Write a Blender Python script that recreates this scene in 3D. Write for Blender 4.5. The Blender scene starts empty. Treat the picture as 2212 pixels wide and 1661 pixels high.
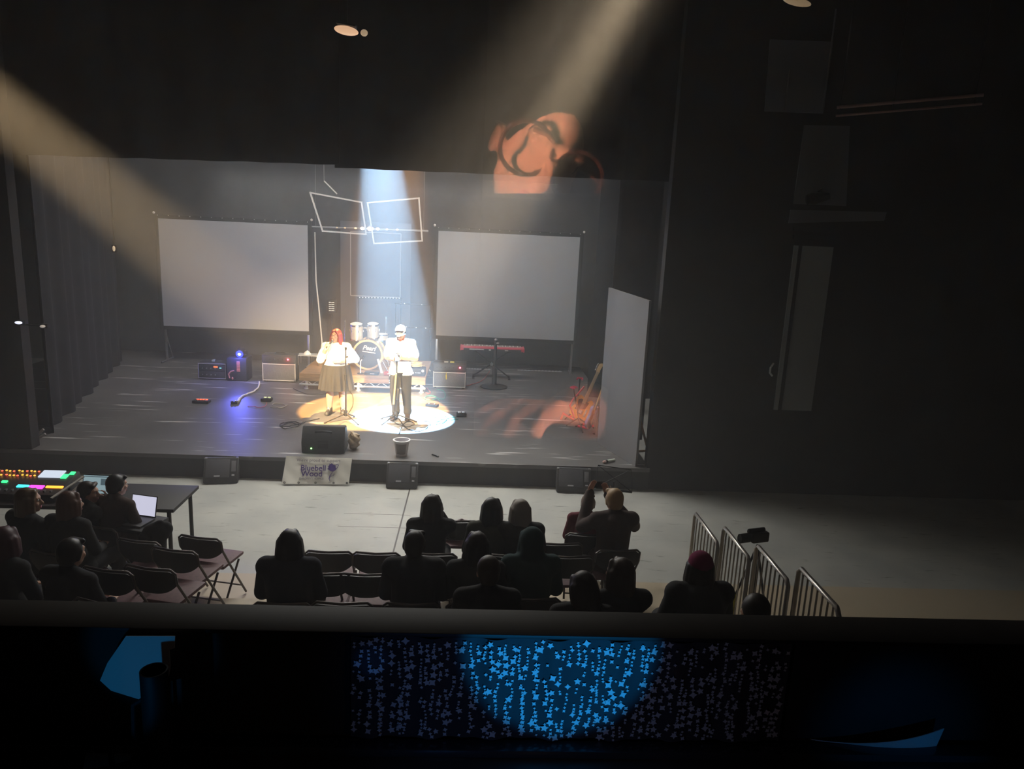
import bpy, bmesh, math, random
from mathutils import Vector as V, Matrix as M

random.seed(7)
SC = bpy.context.scene
COL = SC.collection
PI = math.pi

# ---------------------------------------------------------------- camera
EYE = V((0.0, 0.0, 3.95))
FOC, CX, CY = 1600.0, 1106.0, 830.5
_y, _p, _r = math.radians(3.0), math.radians(-12.3), math.radians(2.7)
FW = V((math.sin(_y) * math.cos(_p), math.cos(_y) * math.cos(_p), math.sin(_p)))
_rt = V((math.cos(_y), -math.sin(_y), 0.0))
_up = _rt.cross(FW)
RT = _rt * math.cos(_r) + _up * math.sin(_r)
UP = -_rt * math.sin(_r) + _up * math.cos(_r)
cd = bpy.data.cameras.new('camera')
cam = bpy.data.objects.new('camera', cd)
COL.objects.link(cam)
cd.sensor_fit = 'HORIZONTAL'
cd.sensor_width = 36.0
cd.lens = FOC / 2212.0 * 36.0
cd.clip_start = 0.02
cd.clip_end = 200
cam.matrix_world = M((( RT.x, UP.x, -FW.x, EYE.x), (RT.y, UP.y, -FW.y, EYE.y), (RT.z, UP.z, -FW.z, EYE.z), (0, 0, 0, 1)))
SC.camera = cam


def P(px, py, z=None, y=None):
    """the point of the place that the photograph shows at (px, py), on the level z or at the depth y"""
    d = FW + RT * ((px - CX) / FOC) - UP * ((py - CY) / FOC)
    t = (z - EYE.z) / d.z if z is not None else y / d.y
    return EYE + d * t


# ---------------------------------------------------------------- world, exposure
SC.view_settings.view_transform = 'Standard'
SC.view_settings.look = 'None'
SC.view_settings.exposure = 0.0
SC.view_settings.gamma = 1.0
SC.view_settings.use_curve_mapping = False
SC.cycles.use_denoising = True
SC.cycles.max_bounces = 8
SC.cycles.diffuse_bounces = 3
SC.cycles.glossy_bounces = 3
SC.cycles.transparent_max_bounces = 12
SC.cycles.volume_bounces = 1
SC.cycles.sample_clamp_indirect = 30.0
SC.cycles.use_light_tree = True
w = bpy.data.worlds.new('world')
SC.world = w
w.use_nodes = True
w.node_tree.nodes['Background'].inputs[0].default_value = (0.010, 0.011, 0.014, 1)
w.node_tree.nodes['Background'].inputs[1].default_value = 0.0

# ---------------------------------------------------------------- lights
STAGE = 0.35          # height of the stage floor
FRONT = 10.77         # its front edge


def aim(o, loc, to):
    o.location = loc
    o.rotation_euler = (V(to) - V(loc)).to_track_quat('-Z', 'Y').to_euler()


def spot(name, loc, to, power, col, deg, blend, rad=0.06):
    l = bpy.data.lights.new(name, 'SPOT')
    l.energy = power
    l.color = col
    l.spot_size = math.radians(deg)
    l.spot_blend = blend
    l.shadow_soft_size = rad
    o = bpy.data.objects.new(name, l)
    COL.objects.link(o)
    aim(o, loc, to)
    return o


def area(name, loc, to, power, col, sx, sy, spread=180):
    l = bpy.data.lights.new(name, 'AREA')
    l.energy = power
    l.color = col
    l.shape = 'RECTANGLE'
    l.size = sx
    l.size_y = sy
    l.spread = math.radians(spread)
    o = bpy.data.objects.new(name, l)
    COL.objects.link(o)
    aim(o, loc, to)
    return o


def pt(name, loc, power, col, rad=0.03):
    l = bpy.data.lights.new(name, 'POINT')
    l.energy = power
    l.color = col
    l.shadow_soft_size = rad
    o = bpy.data.objects.new(name, l)
    COL.objects.link(o)
    o.location = loc
    return o


AMBER = (1.0, 0.57, 0.20)
POOL = P(805, 884, z=STAGE)
WPOOL = P(868, 903, z=STAGE)
# two front-of-house followspots and one profile spot hung over the back of the stage
spot('amber_spot', P(-900, -494, y=5.0), POOL, 50000, (1.0, 0.70, 0.37), 10.2, 0.12, 0.10)
spot('amber_spot', P(1590, -420, y=4.5), POOL + V((0.25, 0, 0)), 29000, (1.0, 0.76, 0.46), 9.5, 0.12, 0.10)
spot('white_spot', P(794, -20, y=15.3), WPOOL, 215000, (0.36, 0.68, 1.0), 13.2, 0.08, 0.05)
spot('amber_top_spot', P(880, -20, y=15.6), POOL + V((0.05, 0.0, 0)), 28000, (1.0, 0.46, 0.11), 20.0, 0.10, 0.05)
# unseen fill lights added for stage scatter, warm glow, floor spill and audience
area('stage_fill', (-2.6, 14.5, 8.6), (-2.6, 15.5, 0), 290, (1.0, 0.95, 0.88), 8.0, 3.0, 150)
spot('amber_fill', P(1590, -420, y=4.5), P(760, 780, y=15.5), 12000, (1.0, 0.78, 0.52), 24.0, 1.0, 0.3)
area('floor_fill', (-1.3, 11.75, 4.45), (-0.9, 8.4, 0), 125, (1.0, 0.97, 0.90), 5.0, 0.4, 120)
area('audience_fill', (-1.0, 4.5, 8.8), (-1.0, 5.0, 0), 5, (1.0, 0.85, 0.75), 6.0, 2.0, 120)

# ---------------------------------------------------------------- materials
MATS = {}


def mat(name, col, rough=0.6, metal=0.0, emit=None, es=0.0, spec=0.5, noise=0.0, nscale=8.0, bump=0.0, sheen=0.0, coord='Object', stretch=None):
    if name in MATS:
        return MATS[name]
    m = bpy.data.materials.new(name)
    m.use_nodes = True
    nt = m.node_tree
    b = nt.nodes['Principled BSDF']
    b.inputs['Roughness'].default_value = rough
    b.inputs['Metallic'].default_value = metal
    b.inputs['Specular IOR Level'].default_value = spec
    b.inputs['Base Color'].default_value = (*col, 1)
    if sheen:
        b.inputs['Sheen Weight'].default_value = sheen
    if emit:
        b.inputs['Emission Color'].default_value = (*emit, 1)
        b.inputs['Emission Strength'].default_value = es
    if noise or bump:
        tc = nt.nodes.new('ShaderNodeTexCoord')
        mp = nt.nodes.new('ShaderNodeMapping')
        if stretch:
            mp.inputs['Scale'].default_value = stretch
        n = nt.nodes.new('ShaderNodeTexNoise')
        n.inputs['Scale'].default_value = nscale
        n.inputs['Detail'].default_value = 5
        nt.links.new(tc.outputs[coord], mp.inputs['Vector'])
        nt.links.new(mp.outputs[0], n.inputs['Vector'])
        if noise:
            r = nt.nodes.new('ShaderNodeValToRGB')
            r.color_ramp.elements[0].position = 0.3
            r.color_ramp.elements[1].position = 0.7
            r.color_ramp.elements[0].color = (*[c * (1 - noise) for c in col], 1)
            r.color_ramp.elements[1].color = (*[min(1, c * (1 + noise)) for c in col], 1)
            nt.links.new(n.outputs[0], r.inputs[0])
            nt.links.new(r.outputs[0], b.inputs['Base Color'])
        if bump:
            bp = nt.nodes.new('ShaderNodeBump')
            bp.inputs['Strength'].default_value = bump
            bp.inputs['Distance'].default_value = 0.01
            nt.links.new(n.outputs[0], bp.inputs['Height'])
            nt.links.new(bp.outputs[0], b.inputs['Normal'])
    MATS[name] = m
    return m


# ---------------------------------------------------------------- mesh helpers
def frame(a, b):
    """matrix whose z runs from a to b"""
    a, b = V(a), V(b)
    q = (b - a).to_track_quat('Z', 'Y')
    return M.Translation(a) @ q.to_matrix().to_4x4()


class B:
    """collects shapes into one mesh"""

    def __init__(s):
        s.bm = bmesh.new()

    def _new(s, n0):
        s.bm.verts.ensure_lookup_table()
        return s.bm.verts[n0:]

    def box(s, c, d, rot=None, bev=0.0):
        """centre c, full size d"""
        mt = M.Translation(V(c))
        if rot is not None:
            mt = mt @ (rot if isinstance(rot, M) else M.Rotation(rot, 4, 'Z'))
        mt = mt @ M.Diagonal((d[0], d[1], d[2], 1))
        r = bmesh.ops.create_cube(s.bm, size=1.0, matrix=mt)
        if bev:
            es = {e for v in r['verts'] for e in v.link_edges}
            bmesh.ops.bevel(s.bm, geom=list(es), offset=bev, segments=2, affect='EDGES', profile=0.6)
        return s

    def rod(s, a, b, r, r2=None, seg=12):
        a, b = V(a), V(b)
        L = (b - a).length
        if L < 1e-6:
            return s
        bmesh.ops.create_cone(s.bm, cap_ends=True, segments=seg, radius1=r, radius2=r if r2 is None else r2, depth=L,
                              matrix=frame(a, b) @ M.Translation((0, 0, L / 2)))
        return s

    def ball(s, c, r, seg=16, rot=None):
        if not hasattr(r, '__len__'):
            r = (r, r, r)
        mt = M.Translation(V(c))
        if rot is not None:
            mt = mt @ rot
        bmesh.ops.create_uvsphere(s.bm, u_segments=seg, v_segments=max(6, seg * 2 // 3), radius=1.0, matrix=mt @ M.Diagonal((*r, 1)))
        return s

    def cap(s, a, b, r1, r2=None, seg=14):
        """closed tapered capsule: one island"""
        a, b = V(a), V(b)
        r2 = r1 if r2 is None else r2
        L = (b - a).length
        if L < 1e-5:
            return s.ball(a, r1, seg)
        prof = []
        for k in range(0, 5):
            t = -PI / 2 + PI / 2 * k / 4
            prof.append((r1 * math.cos(t), r1 * math.sin(t)))
        for k in range(0, 5):
            t = PI / 2 * k / 4
            prof.append((r2 * math.cos(t), L + r2 * math.sin(t)))
        return s.lathe(prof, frame(a, b), seg)

    def lathe(s, prof, mt=M.Identity(4), seg=24, closed=False):
        """profile of (radius, z); turned about z"""
        rings = []
        for (r, z) in prof:
            if r < 1e-6:
                rings.append([s.bm.verts.new(mt @ V((0, 0, z)))])
            else:
                rings.append([s.bm.verts.new(mt @ V((r * math.cos(2 * PI * k / seg), r * math.sin(2 * PI * k / seg), z))) for k in range(seg)])
        pairs = list(zip(rings, rings[1:])) + ([(rings[-1], rings[0])] if closed else [])
        for A, C in pairs:
            for k in range(seg):
                k2 = (k + 1) % seg
                if len(A) == 1 and len(C) == 1:
                    continue
                if len(A) == 1:
                    s.bm.faces.new((A[0], C[k2], C[k]))
                elif len(C) == 1:
                    s.bm.faces.new((A[k], A[k2], C[0]))
                else:
                    s.bm.faces.new((A[k], A[k2], C[k2], C[k]))
        if not closed:
            if len(rings[0]) > 1:
                s.bm.faces.new(list(reversed(rings[0])))
            if len(rings[-1]) > 1:
                s.bm.faces.new(rings[-1])
        return s

    def prism(s, pts, h, mt=M.Identity(4)):
        """outline pts in xy, extruded from z 0 to h"""
        lo = [s.bm.verts.new(mt @ V((x, y, 0))) for x, y in pts]
        hi = [s.bm.verts.new(mt @ V((x, y, h))) for x, y in pts]
        n = len(pts)
        s.bm.faces.new(list(reversed(lo)))
        s.bm.faces.new(hi)
        for k in range(n):
            s.bm.faces.new((lo[k], lo[(k + 1) % n], hi[(k + 1) % n], hi[k]))
        return s

    def tube(s, pts, r, seg=8, rads=None, loop=False):
        pts = [V(p) for p in pts]
        n = len(pts)
        rings = []
        up = V((0, 0, 1))
        prev = None
        for i, p in enumerate(pts):
            if loop:
                t = pts[(i + 1) % n] - pts[i - 1]
            else:
                t = pts[min(i + 1, n - 1)] - pts[max(i - 1, 0)]
            t.normalize()
            if prev is None:
                a = up if abs(t.dot(up)) < 0.9 else V((1, 0, 0))
                u = t.cross(a).normalized()
            else:
                u = (prev - t * prev.dot(t)).normalized()
            prev = u
            v = t.cross(u)
            rr = rads[i] if rads else r
            rings.append([s.bm.verts.new(p + (u * math.cos(2 * PI * k / seg) + v * math.sin(2 * PI * k / seg)) * rr) for k in range(seg)])
        for i in range(n if loop else n - 1):
            A, C = rings[i], rings[(i + 1) % n]
            for k in range(seg):
                s.bm.faces.new((A[k], A[(k + 1) % seg], C[(k + 1) % seg], C[k]))
        if not loop:
            s.bm.faces.new(list(reversed(rings[0])))
            s.bm.faces.new(rings[-1])
        return s

    def sheet(s, f, nu, nv, th):
        """a surface f(u, v) -> point, u and v in 0..1, with thickness th"""
        g = [[V(f(i / nu, j / nv)) for j in range(nv + 1)] for i in range(nu + 1)]
        nrm = [[None] * (nv + 1) for _ in range(nu + 1)]
        for i in range(nu + 1):
            for j in range(nv + 1):
                a = g[min(i + 1, nu)][j] - g[max(i - 1, 0)][j]
                b = g[i][min(j + 1, nv)] - g[i][max(j - 1, 0)]
                nrm[i][j] = a.cross(b).normalized()
        f0 = [[s.bm.verts.new(g[i][j] + nrm[i][j] * th / 2) for j in range(nv + 1)] for i in range(nu + 1)]
        f1 = [[s.bm.verts.new(g[i][j] - nrm[i][j] * th / 2) for j in range(nv + 1)] for i in range(nu + 1)]
        for i in range(nu):
            for j in range(nv):
                s.bm.faces.new((f0[i][j], f0[i + 1][j], f0[i + 1][j + 1], f0[i][j + 1]))
                s.bm.faces.new((f1[i][j], f1[i][j + 1], f1[i + 1][j + 1], f1[i + 1][j]))
        for i in range(nu):
            s.bm.faces.new((f0[i][0], f1[i][0], f1[i + 1][0], f0[i + 1][0]))
            s.bm.faces.new((f0[i][nv], f0[i + 1][nv], f1[i + 1][nv], f1[i][nv]))
        for j in range(nv):
            s.bm.faces.new((f0[0][j], f0[0][j + 1], f1[0][j + 1], f1[0][j]))
            s.bm.faces.new((f0[nu][j], f1[nu][j], f1[nu][j + 1], f0[nu][j + 1]))
        return s

    def mesh(s, name, m, smooth=True, ang=40):
        bmesh.ops.recalc_face_normals(s.bm, faces=s.bm.faces)
        me = bpy.data.meshes.new(name)
        s.bm.to_mesh(me)
        s.bm.free()
        if m is not None:
            me.materials.append(m)
        if smooth:
            me.polygons.foreach_set('use_smooth', [True] * len(me.polygons))
            try:
                me.set_sharp_from_angle(angle=math.radians(ang))
            except Exception:
                pass
        return me


def link(name, me, parent=None):
    o = bpy.data.objects.new(name, me)
    COL.objects.link(o)
    if parent is not None:
        o.parent = parent
    return o


def part(name, b, m, parent, label=None, **k):
    o = link(name, b.mesh(name, m, **k), parent)
    if label:
        o['label'] = label
    return o


def thing(name, label, cat, loc=(0, 0, 0), rz=0.0, group=None):
    o = bpy.data.objects.new(name, None)
    o.empty_display_size = 0.1
    COL.objects.link(o)
    o.location = loc
    o.rotation_euler = (0, 0, rz)
    o['label'] = label
    o['category'] = cat
    if group:
        o['group'] = group
    return o


def solo(name, b, m, label, cat, loc=None, rz=0.0, group=None, **k):
    o = link(name, b.mesh(name, m, **k))
    if loc is not None:
        o.location = loc
        o.rotation_euler = (0, 0, rz)
    o['label'] = label
    o['category'] = cat
    if group:
        o['group'] = group
    return o


def struct(name, b, m, parent=None, **k):
    o = link(name, b.mesh(name, m, **k), parent)
    if parent is None:
        o['kind'] = 'structure'
    return o


def dup(root, loc, rz, label=None, group=None):
    r = root.copy()
    COL.objects.link(r)
    r.location = loc
    r.rotation_euler = (0, 0, rz)
    if label:
        r['label'] = label
    if group:
        r['group'] = group
    for ch in list(root.children):
        c = ch.copy()
        COL.objects.link(c)
        c.parent = r
        for g in list(ch.children):
            d = g.copy()
            COL.objects.link(d)
            d.parent = c
    return r


def blob_mesh(b, voxel, smooth=4):
    """fuse the collected closed shapes into one continuous skin"""
    me = bpy.data.meshes.new('blob')
    bmesh.ops.recalc_face_normals(b.bm, faces=b.bm.faces)
    b.bm.to_mesh(me)
    b.bm.free()
    o = bpy.data.objects.new('blob', me)
    COL.objects.link(o)
    r = o.modifiers.new('r', 'REMESH')
    r.mode = 'VOXEL'
    r.voxel_size = voxel
    r.use_smooth_shade = True
    s = o.modifiers.new('s', 'SMOOTH')
    s.iterations = smooth
    s.factor = 0.5
    dg = bpy.context.evaluated_depsgraph_get()
    dg.update()
    out = bpy.data.meshes.new_from_object(o.evaluated_get(dg))
    bpy.data.objects.remove(o)
    bpy.data.meshes.remove(me)
    out.polygons.foreach_set('use_smooth', [True] * len(out.polygons))
    out.materials.clear()
    return out


def blob(name, b, m, parent, voxel=0.012, smooth=4, label=None):
    me = blob_mesh(b, voxel, smooth)
    me.name = name
    me.materials.append(m)
    o = link(name, me, parent)
    if label:
        o['label'] = label
    return o


def text(name, s, size, m, parent, mt, bold=0.0, shear=0.0, align='CENTER', depth=0.002, sx=1.0):
    c = bpy.data.curves.new(name, 'FONT')
    c.body = s
    c.size = size
    c.align_x = align
    c.align_y = 'CENTER'
    c.extrude = depth
    c.offset = bold
    c.shear = shear
    o = bpy.data.objects.new(name, c)
    COL.objects.link(o)
    dg = bpy.context.evaluated_depsgraph_get()
    dg.update()
    me = bpy.data.meshes.new_from_object(o.evaluated_get(dg))
    bpy.data.objects.remove(o)
    bpy.data.curves.remove(c)
    me.materials.clear()
    me.materials.append(m)
    me.transform(M.Diagonal((sx, 1, 1, 1)))
    r = link(name, me, parent)
    r.matrix_local = mt
    return r


# plane that stands upright and faces the audience (-y): x right, y up
FACE = M.Rotation(PI / 2, 4, 'X')


def arc(c, r, a0, a1, n, z=0.0):
    return [V((c[0] + r * math.cos(a0 + (a1 - a0) * k / n), c[1] + r * math.sin(a0 + (a1 - a0) * k / n), z)) for k in range(n + 1)]


# common materials
BLACK = mat('black_paint', (0.012, 0.012, 0.013), 0.55)
RUBBER = mat('black_rubber', (0.015, 0.015, 0.015), 0.8)
CHROME = mat('chrome', (0.75, 0.75, 0.75), 0.18, 1.0)
STEEL = mat('brushed_steel', (0.55, 0.55, 0.56), 0.35, 1.0)

# ================================================================ the setting
def node_floor():
    m = bpy.data.materials.new('painted_concrete')
    m.use_nodes = True
    nt = m.node_tree
    b = nt.nodes['Principled BSDF']
    b.inputs['Roughness'].default_value = 0.45
    tc = nt.nodes.new('ShaderNodeTexCoord')
    n1 = nt.nodes.new('ShaderNodeTexNoise')
    n1.inputs['Scale'].default_value = 1.3
    n1.inputs['Detail'].default_value = 8
    r1 = nt.nodes.new('ShaderNodeValToRGB')
    r1.color_ramp.elements[0].position = 0.3
    r1.color_ramp.elements[0].color = (0.36, 0.37, 0.35, 1)
    r1.color_ramp.elements[1].position = 0.7
    r1.color_ramp.elements[1].color = (0.50, 0.50, 0.46, 1)
    # dark scuffs drawn out along x
    mp = nt.nodes.new('ShaderNodeMapping')
    mp.inputs['Scale'].default_value = (1.2, 6.0, 1)
    mp.inputs['Rotation'].default_value = (0, 0, 0.25)
    n2 = nt.nodes.new('ShaderNodeTexNoise')
    n2.inputs['Scale'].default_value = 2.2
    n2.inputs['Detail'].default_value = 6
    n2.inputs['Roughness'].default_value = 0.7
    r2 = nt.nodes.new('ShaderNodeValToRGB')
    r2.color_ramp.elements[0].position = 0.60
    r2.color_ramp.elements[0].color = (1, 1, 1, 1)
    r2.color_ramp.elements[1].position = 0.68
    r2.color_ramp.elements[1].color = (0.42, 0.43, 0.40, 1)
    mx = nt.nodes.new('ShaderNodeMix')
    mx.data_type = 'RGBA'
    mx.blend_type = 'MULTIPLY'
    mx.inputs['Factor'].default_value = 1
    # the covering turns beige under the seats
    sp = nt.nodes.new('ShaderNodeSeparateXYZ')
    gt = nt.nodes.new('ShaderNodeMath')
    gt.operation = 'LESS_THAN'
    gt.inputs[1].default_value = 7.73
    m2 = nt.nodes.new('ShaderNodeMix')
    m2.data_type = 'RGBA'
    m2.inputs['B'].default_value = (0.50, 0.42, 0.30, 1)
    L = nt.links.new
    L(tc.outputs['Object'], n1.inputs['Vector'])
    L(tc.outputs['Object'], mp.inputs['Vector'])
    L(mp.outputs[0], n2.inputs['Vector'])
    L(n1.outputs[0], r1.inputs[0])
    L(n2.outputs[0], r2.inputs[0])
    L(r1.outputs[0], mx.inputs['A'])
    L(r2.outputs[0], mx.inputs['B'])
    L(tc.outputs['Object'], sp.inputs[0])
    L(sp.outputs['Y'], gt.inputs[0])
    L(gt.outputs[0], m2.inputs['Factor'])
    L(mx.outputs['Result'], m2.inputs['A'])
    # dark joints in the floor: one running towards the stage, three across
    out = m2.outputs['Result']
    for ax, c0, hw in (('X', P(868, 1122, z=0).x, 0.010), ('Y', P(860, 1112, z=0).y, 0.006), ('Y', P(860, 1140, z=0).y, 0.006)):
        cp = nt.nodes.new('ShaderNodeMath')
        cp.operation = 'COMPARE'
        cp.inputs[1].default_value = c0
        cp.inputs[2].default_value = hw
        L(sp.outputs[ax], cp.inputs[0])
        fac = cp.outputs[0]
        if ax == 'Y':
            c2 = nt.nodes.new('ShaderNodeMath')
            c2.operation = 'COMPARE'
            c2.inputs[1].default_value = -1.25
            c2.inputs[2].default_value = 0.45
            L(sp.outputs['X'], c2.inputs[0])
            ml = nt.nodes.new('ShaderNodeMath')
            ml.operation = 'MULTIPLY'
            L(fac, ml.inputs[0])
            L(c2.outputs[0], ml.inputs[1])
            fac = ml.outputs[0]
        k = nt.nodes.new('ShaderNodeMix')
        k.data_type = 'RGBA'
        k.inputs['B'].default_value = (0.07, 0.06, 0.05, 1)
        L(fac, k.inputs['Factor'])
        L(out, k.inputs['A'])
        out = k.outputs['Result']
    L(out, b.inputs['Base Color'])
    return m


def node_stage():
    m = bpy.data.materials.new('scuffed_stage_paint')
    m.use_nodes = True
    nt = m.node_tree
    b = nt.nodes['Principled BSDF']
    b.inputs['Roughness'].default_value = 0.5
    tc = nt.nodes.new('ShaderNodeTexCoord')
    n1 = nt.nodes.new('ShaderNodeTexNoise')
    n1.inputs['Scale'].default_value = 0.9
    n1.inputs['Detail'].default_value = 8
    r1 = nt.nodes.new('ShaderNodeValToRGB')
    r1.color_ramp.elements[0].position = 0.3
    r1.color_ramp.elements[0].color = (0.095, 0.091, 0.090, 1)
    r1.color_ramp.elements[1].position = 0.7
    r1.color_ramp.elements[1].color = (0.150, 0.144, 0.141, 1)
    mp = nt.nodes.new('ShaderNodeMapping')
    mp.inputs['Scale'].default_value = (0.55, 7.0, 1)
    n2 = nt.nodes.new('ShaderNodeTexNoise')
    n2.inputs['Scale'].default_value = 1.5
    n2.inputs['Detail'].default_value = 3
    n2.inputs['Roughness'].default_value = 0.55
    r2 = nt.nodes.new('ShaderNodeValToRGB')
    r2.color_ramp.elements[0].position = 0.63
    r2.color_ramp.elements[0].color = (0, 0, 0, 1)
    r2.color_ramp.elements[1].position = 0.70
    r2.color_ramp.elements[1].color = (1, 1, 1, 1)
    m2 = nt.nodes.new('ShaderNodeMix')
    m2.data_type = 'RGBA'
    m2.inputs['B'].default_value = (0.55, 0.54, 0.53, 1)
    L = nt.links.new
    L(tc.outputs['Object'], n1.inputs['Vector'])
    L(tc.outputs['Object'], mp.inputs['Vector'])
    L(mp.outputs[0], n2.inputs['Vector'])
    L(n1.outputs[0], r1.inputs[0])
    L(n2.outputs[0], r2.inputs[0])
    L(r2.outputs[0], m2.inputs['Factor'])
    L(r1.outputs[0], m2.inputs['A'])
    L(m2.outputs['Result'], b.inputs['Base Color'])
    return m


WALLM = mat('dark_wall_paint', (0.022, 0.019, 0.018), 0.8, noise=0.2, nscale=3)
DRAPE = mat('black_wool_drape', (0.016, 0.016, 0.018), 0.95, noise=0.15, nscale=6)
BACKD = mat('dark_grey_backdrop', (0.050, 0.050, 0.055), 0.95, noise=0.12, nscale=3)
FLOORM = node_floor()
STAGEM = node_stage()
RISERM = mat('stage_riser_face', (0.035, 0.032, 0.031), 0.7, noise=0.15)

# auditorium floor
b = B()
b.box((-1.5, 6.0, -0.05), (22, 26.5, 0.1))
struct('floor', b, FLOORM, smooth=False)
# stage: floor boards and front face
b = B()
b.box((-3.6, (FRONT + 19.2) / 2, STAGE - 0.03), (12.7, 19.2 - FRONT, 0.06))
struct('stage_floor', b, STAGEM, smooth=False)
b = B()
b.box((-3.6, FRONT + 0.05, (STAGE - 0.06) / 2), (12.7, 0.06, STAGE - 0.06))
struct('stage_front', b, RISERM, smooth=False)
# seating tiers
TIERM = mat('beige_tier_vinyl', (0.50, 0.42, 0.30), 0.6, noise=0.1)
for k, (y1, y0) in enumerate(((6.90, 6.05), (6.05, 5.20), (5.20, 2.2))):
    b = B()
    b.box((-1.7, (y0 + y1) / 2, 0.15 * (k + 1) / 2), (8.2, y1 - y0, 0.15 * (k + 1)))
    struct('seating_tier', b, TIERM, smooth=False)

ROOF = 10.0
b = B()
b.box((-1.5, 8.9, ROOF + 0.1), (22, 21.4, 0.2))
struct('ceiling', b, WALLM, smooth=False)
b = B()
b.box((-1.5, 19.3, 5.0), (22, 0.2, 10.0))
struct('wall_back', b, BACKD, smooth=False)
b = B()
b.box((-12.4, 8.9, 5.0), (0.2, 21.4, 10.0))
struct('wall_left', b, WALLM, smooth=False)
b = B()
b.box((9.4, 8.9, 5.0), (0.2, 21.4, 10.0))
struct('wall_right', b, WALLM, smooth=False)
# wall beside the stage opening, right: from the opening's edge to the side wall
pr = P(1425, 640, y=10.95).x
b = B()
b.box(((pr + 9.3) / 2, 10.9, 5.0), (9.3 - pr, 0.2, 10.0))
struct('wall_front', b, WALLM, smooth=False)
b = B()
b.box((-9.4, 10.9, 5.0), (5.8, 0.2, 10.0))
struct('wall_front', b, WALLM, smooth=False)


def curtain(name, x0, x1, y, zf, ztop, m, label, folds=9.0, amp=0.05, seed=1, y1=None):
    rr = random.Random(seed)
    ph = [rr.uniform(0, 6) for _ in range(4)]
    n = max(20, int((abs(x1 - x0) + abs((y1 if y1 is not None else y) - y)) * 14))
    ye = y if y1 is None else y1
    dx, dy = x1 - x0, ye - y
    ln = math.hypot(dx, dy)
    nx, ny = -dy / ln, dx / ln

    def f(u, v):
        s = u * ln
        w = amp * (math.sin(s * folds + ph[0]) + 0.5 * math.sin(s * folds * 0.47 + ph[1])) * (1 - 0.3 * v)
        z0 = zf(u)
        return (x0 + dx * u + nx * w, y + dy * u + ny * w, z0 + (ztop - z0) * v)
    bb = B()
    bb.sheet(f, n, 6, 0.012)
    return solo(name, bb, m, label, 'curtain', ang=70)


a, c = P(-330, 322, y=11.25), P(735, 356, y=11.25)
curtain('valance_curtain', a.x, c.x, 11.25, lambda u: a.z + (c.z - a.z) * u, ROOF, DRAPE,
        'black valance drape above the left half of the stage', seed=2)
a2, c2 = P(722, 362, y=11.42), P(1462, 393, y=11.42)
curtain('valance_curtain', a2.x, c2.x, 11.42, lambda u: a2.z + (c2.z - a2.z) * u, ROOF, DRAPE,
        'black valance drape above the right half of the stage', seed=3)
# upstage black tabs and legs
curtain('backdrop_curtain', -9.0, 4.6, 18.95, lambda u: STAGE + 0.003, ROOF, BACKD,
        'dark grey backdrop curtain across the back of the stage behind the drum kit', folds=5.5, amp=0.04, seed=5)
q = P(262, 780, z=STAGE)
curtain('wing_curtain', -6.72, q.x, 11.62, lambda u: STAGE + 0.003, ROOF, DRAPE,
        'black side drape along the left wing of the stage', seed=6, y1=q.y)
lg = P(1436, 392, y=12.3)
curtain('leg_curtain', lg.x - 0.72, lg.x, 12.3, lambda u: STAGE + 0.003, ROOF, BACKD,
        'narrow dark leg curtain behind the grey flat at stage right edge', folds=8, amp=0.03, seed=8)
lg2 = P(1310, 400, y=15.5)
curtain('leg_curtain', lg2.x - 0.1, lg2.x + 1.6, 15.5, lambda u: STAGE + 0.003, ROOF, DRAPE,
        'black leg curtain further upstage beside the right projection screen', folds=8, amp=0.03, seed=9)

# haze that the beams show in
hz = bpy.data.materials.new('stage_haze')
hz.use_nodes = True
nt = hz.node_tree
for n in list(nt.nodes):
    if n.type != 'OUTPUT_MATERIAL':
        nt.nodes.remove(n)
vs = nt.nodes.new('ShaderNodeVolumeScatter')
vs.inputs['Density'].default_value = 0.0125
vs.inputs['Anisotropy'].default_value = 0.2
vs.inputs['Color'].default_value = (0.95, 0.96, 1.0, 1)
nt.links.new(vs.outputs[0], nt.nodes['Material Output'].inputs['Volume'])
b = B()
b.box((-1.5, 10.6, 4.98), (21.5, 16.9, 9.9))
o = struct('haze', b, hz, smooth=False)
o['kind'] = 'stuff'
o['label'] = 'thin stage haze hanging through the whole hall'
o['category'] = 'haze'

# ================================================================ on the stage
Z0 = STAGE + 0.003
WHITE_FAB = mat('projection_cloth', (0.47, 0.462, 0.45), 0.9)
GREY_MET = mat('grey_metal', (0.35, 0.35, 0.36), 0.4, 0.8)
TOLEX = mat('black_amp_vinyl', (0.030, 0.030, 0.032), 0.6, noise=0.2, nscale=60)
GRILLE = mat('amp_grille_cloth', (0.16, 0.155, 0.15), 0.9, noise=0.25, nscale=90)
PIPING = mat('pale_piping', (0.75, 0.72, 0.64), 0.6)
RED_LED = mat('red_lamp', (0.3, 0.0, 0.0), 0.4, emit=(1, 0.05, 0.08), es=30)
WHITE_LED = mat('white_lamp', (0.8, 0.8, 0.8), 0.4, emit=(1, 0.98, 0.9), es=4)
PALE = mat('white_painted_wood', (0.78, 0.74, 0.68), 0.6)


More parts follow.
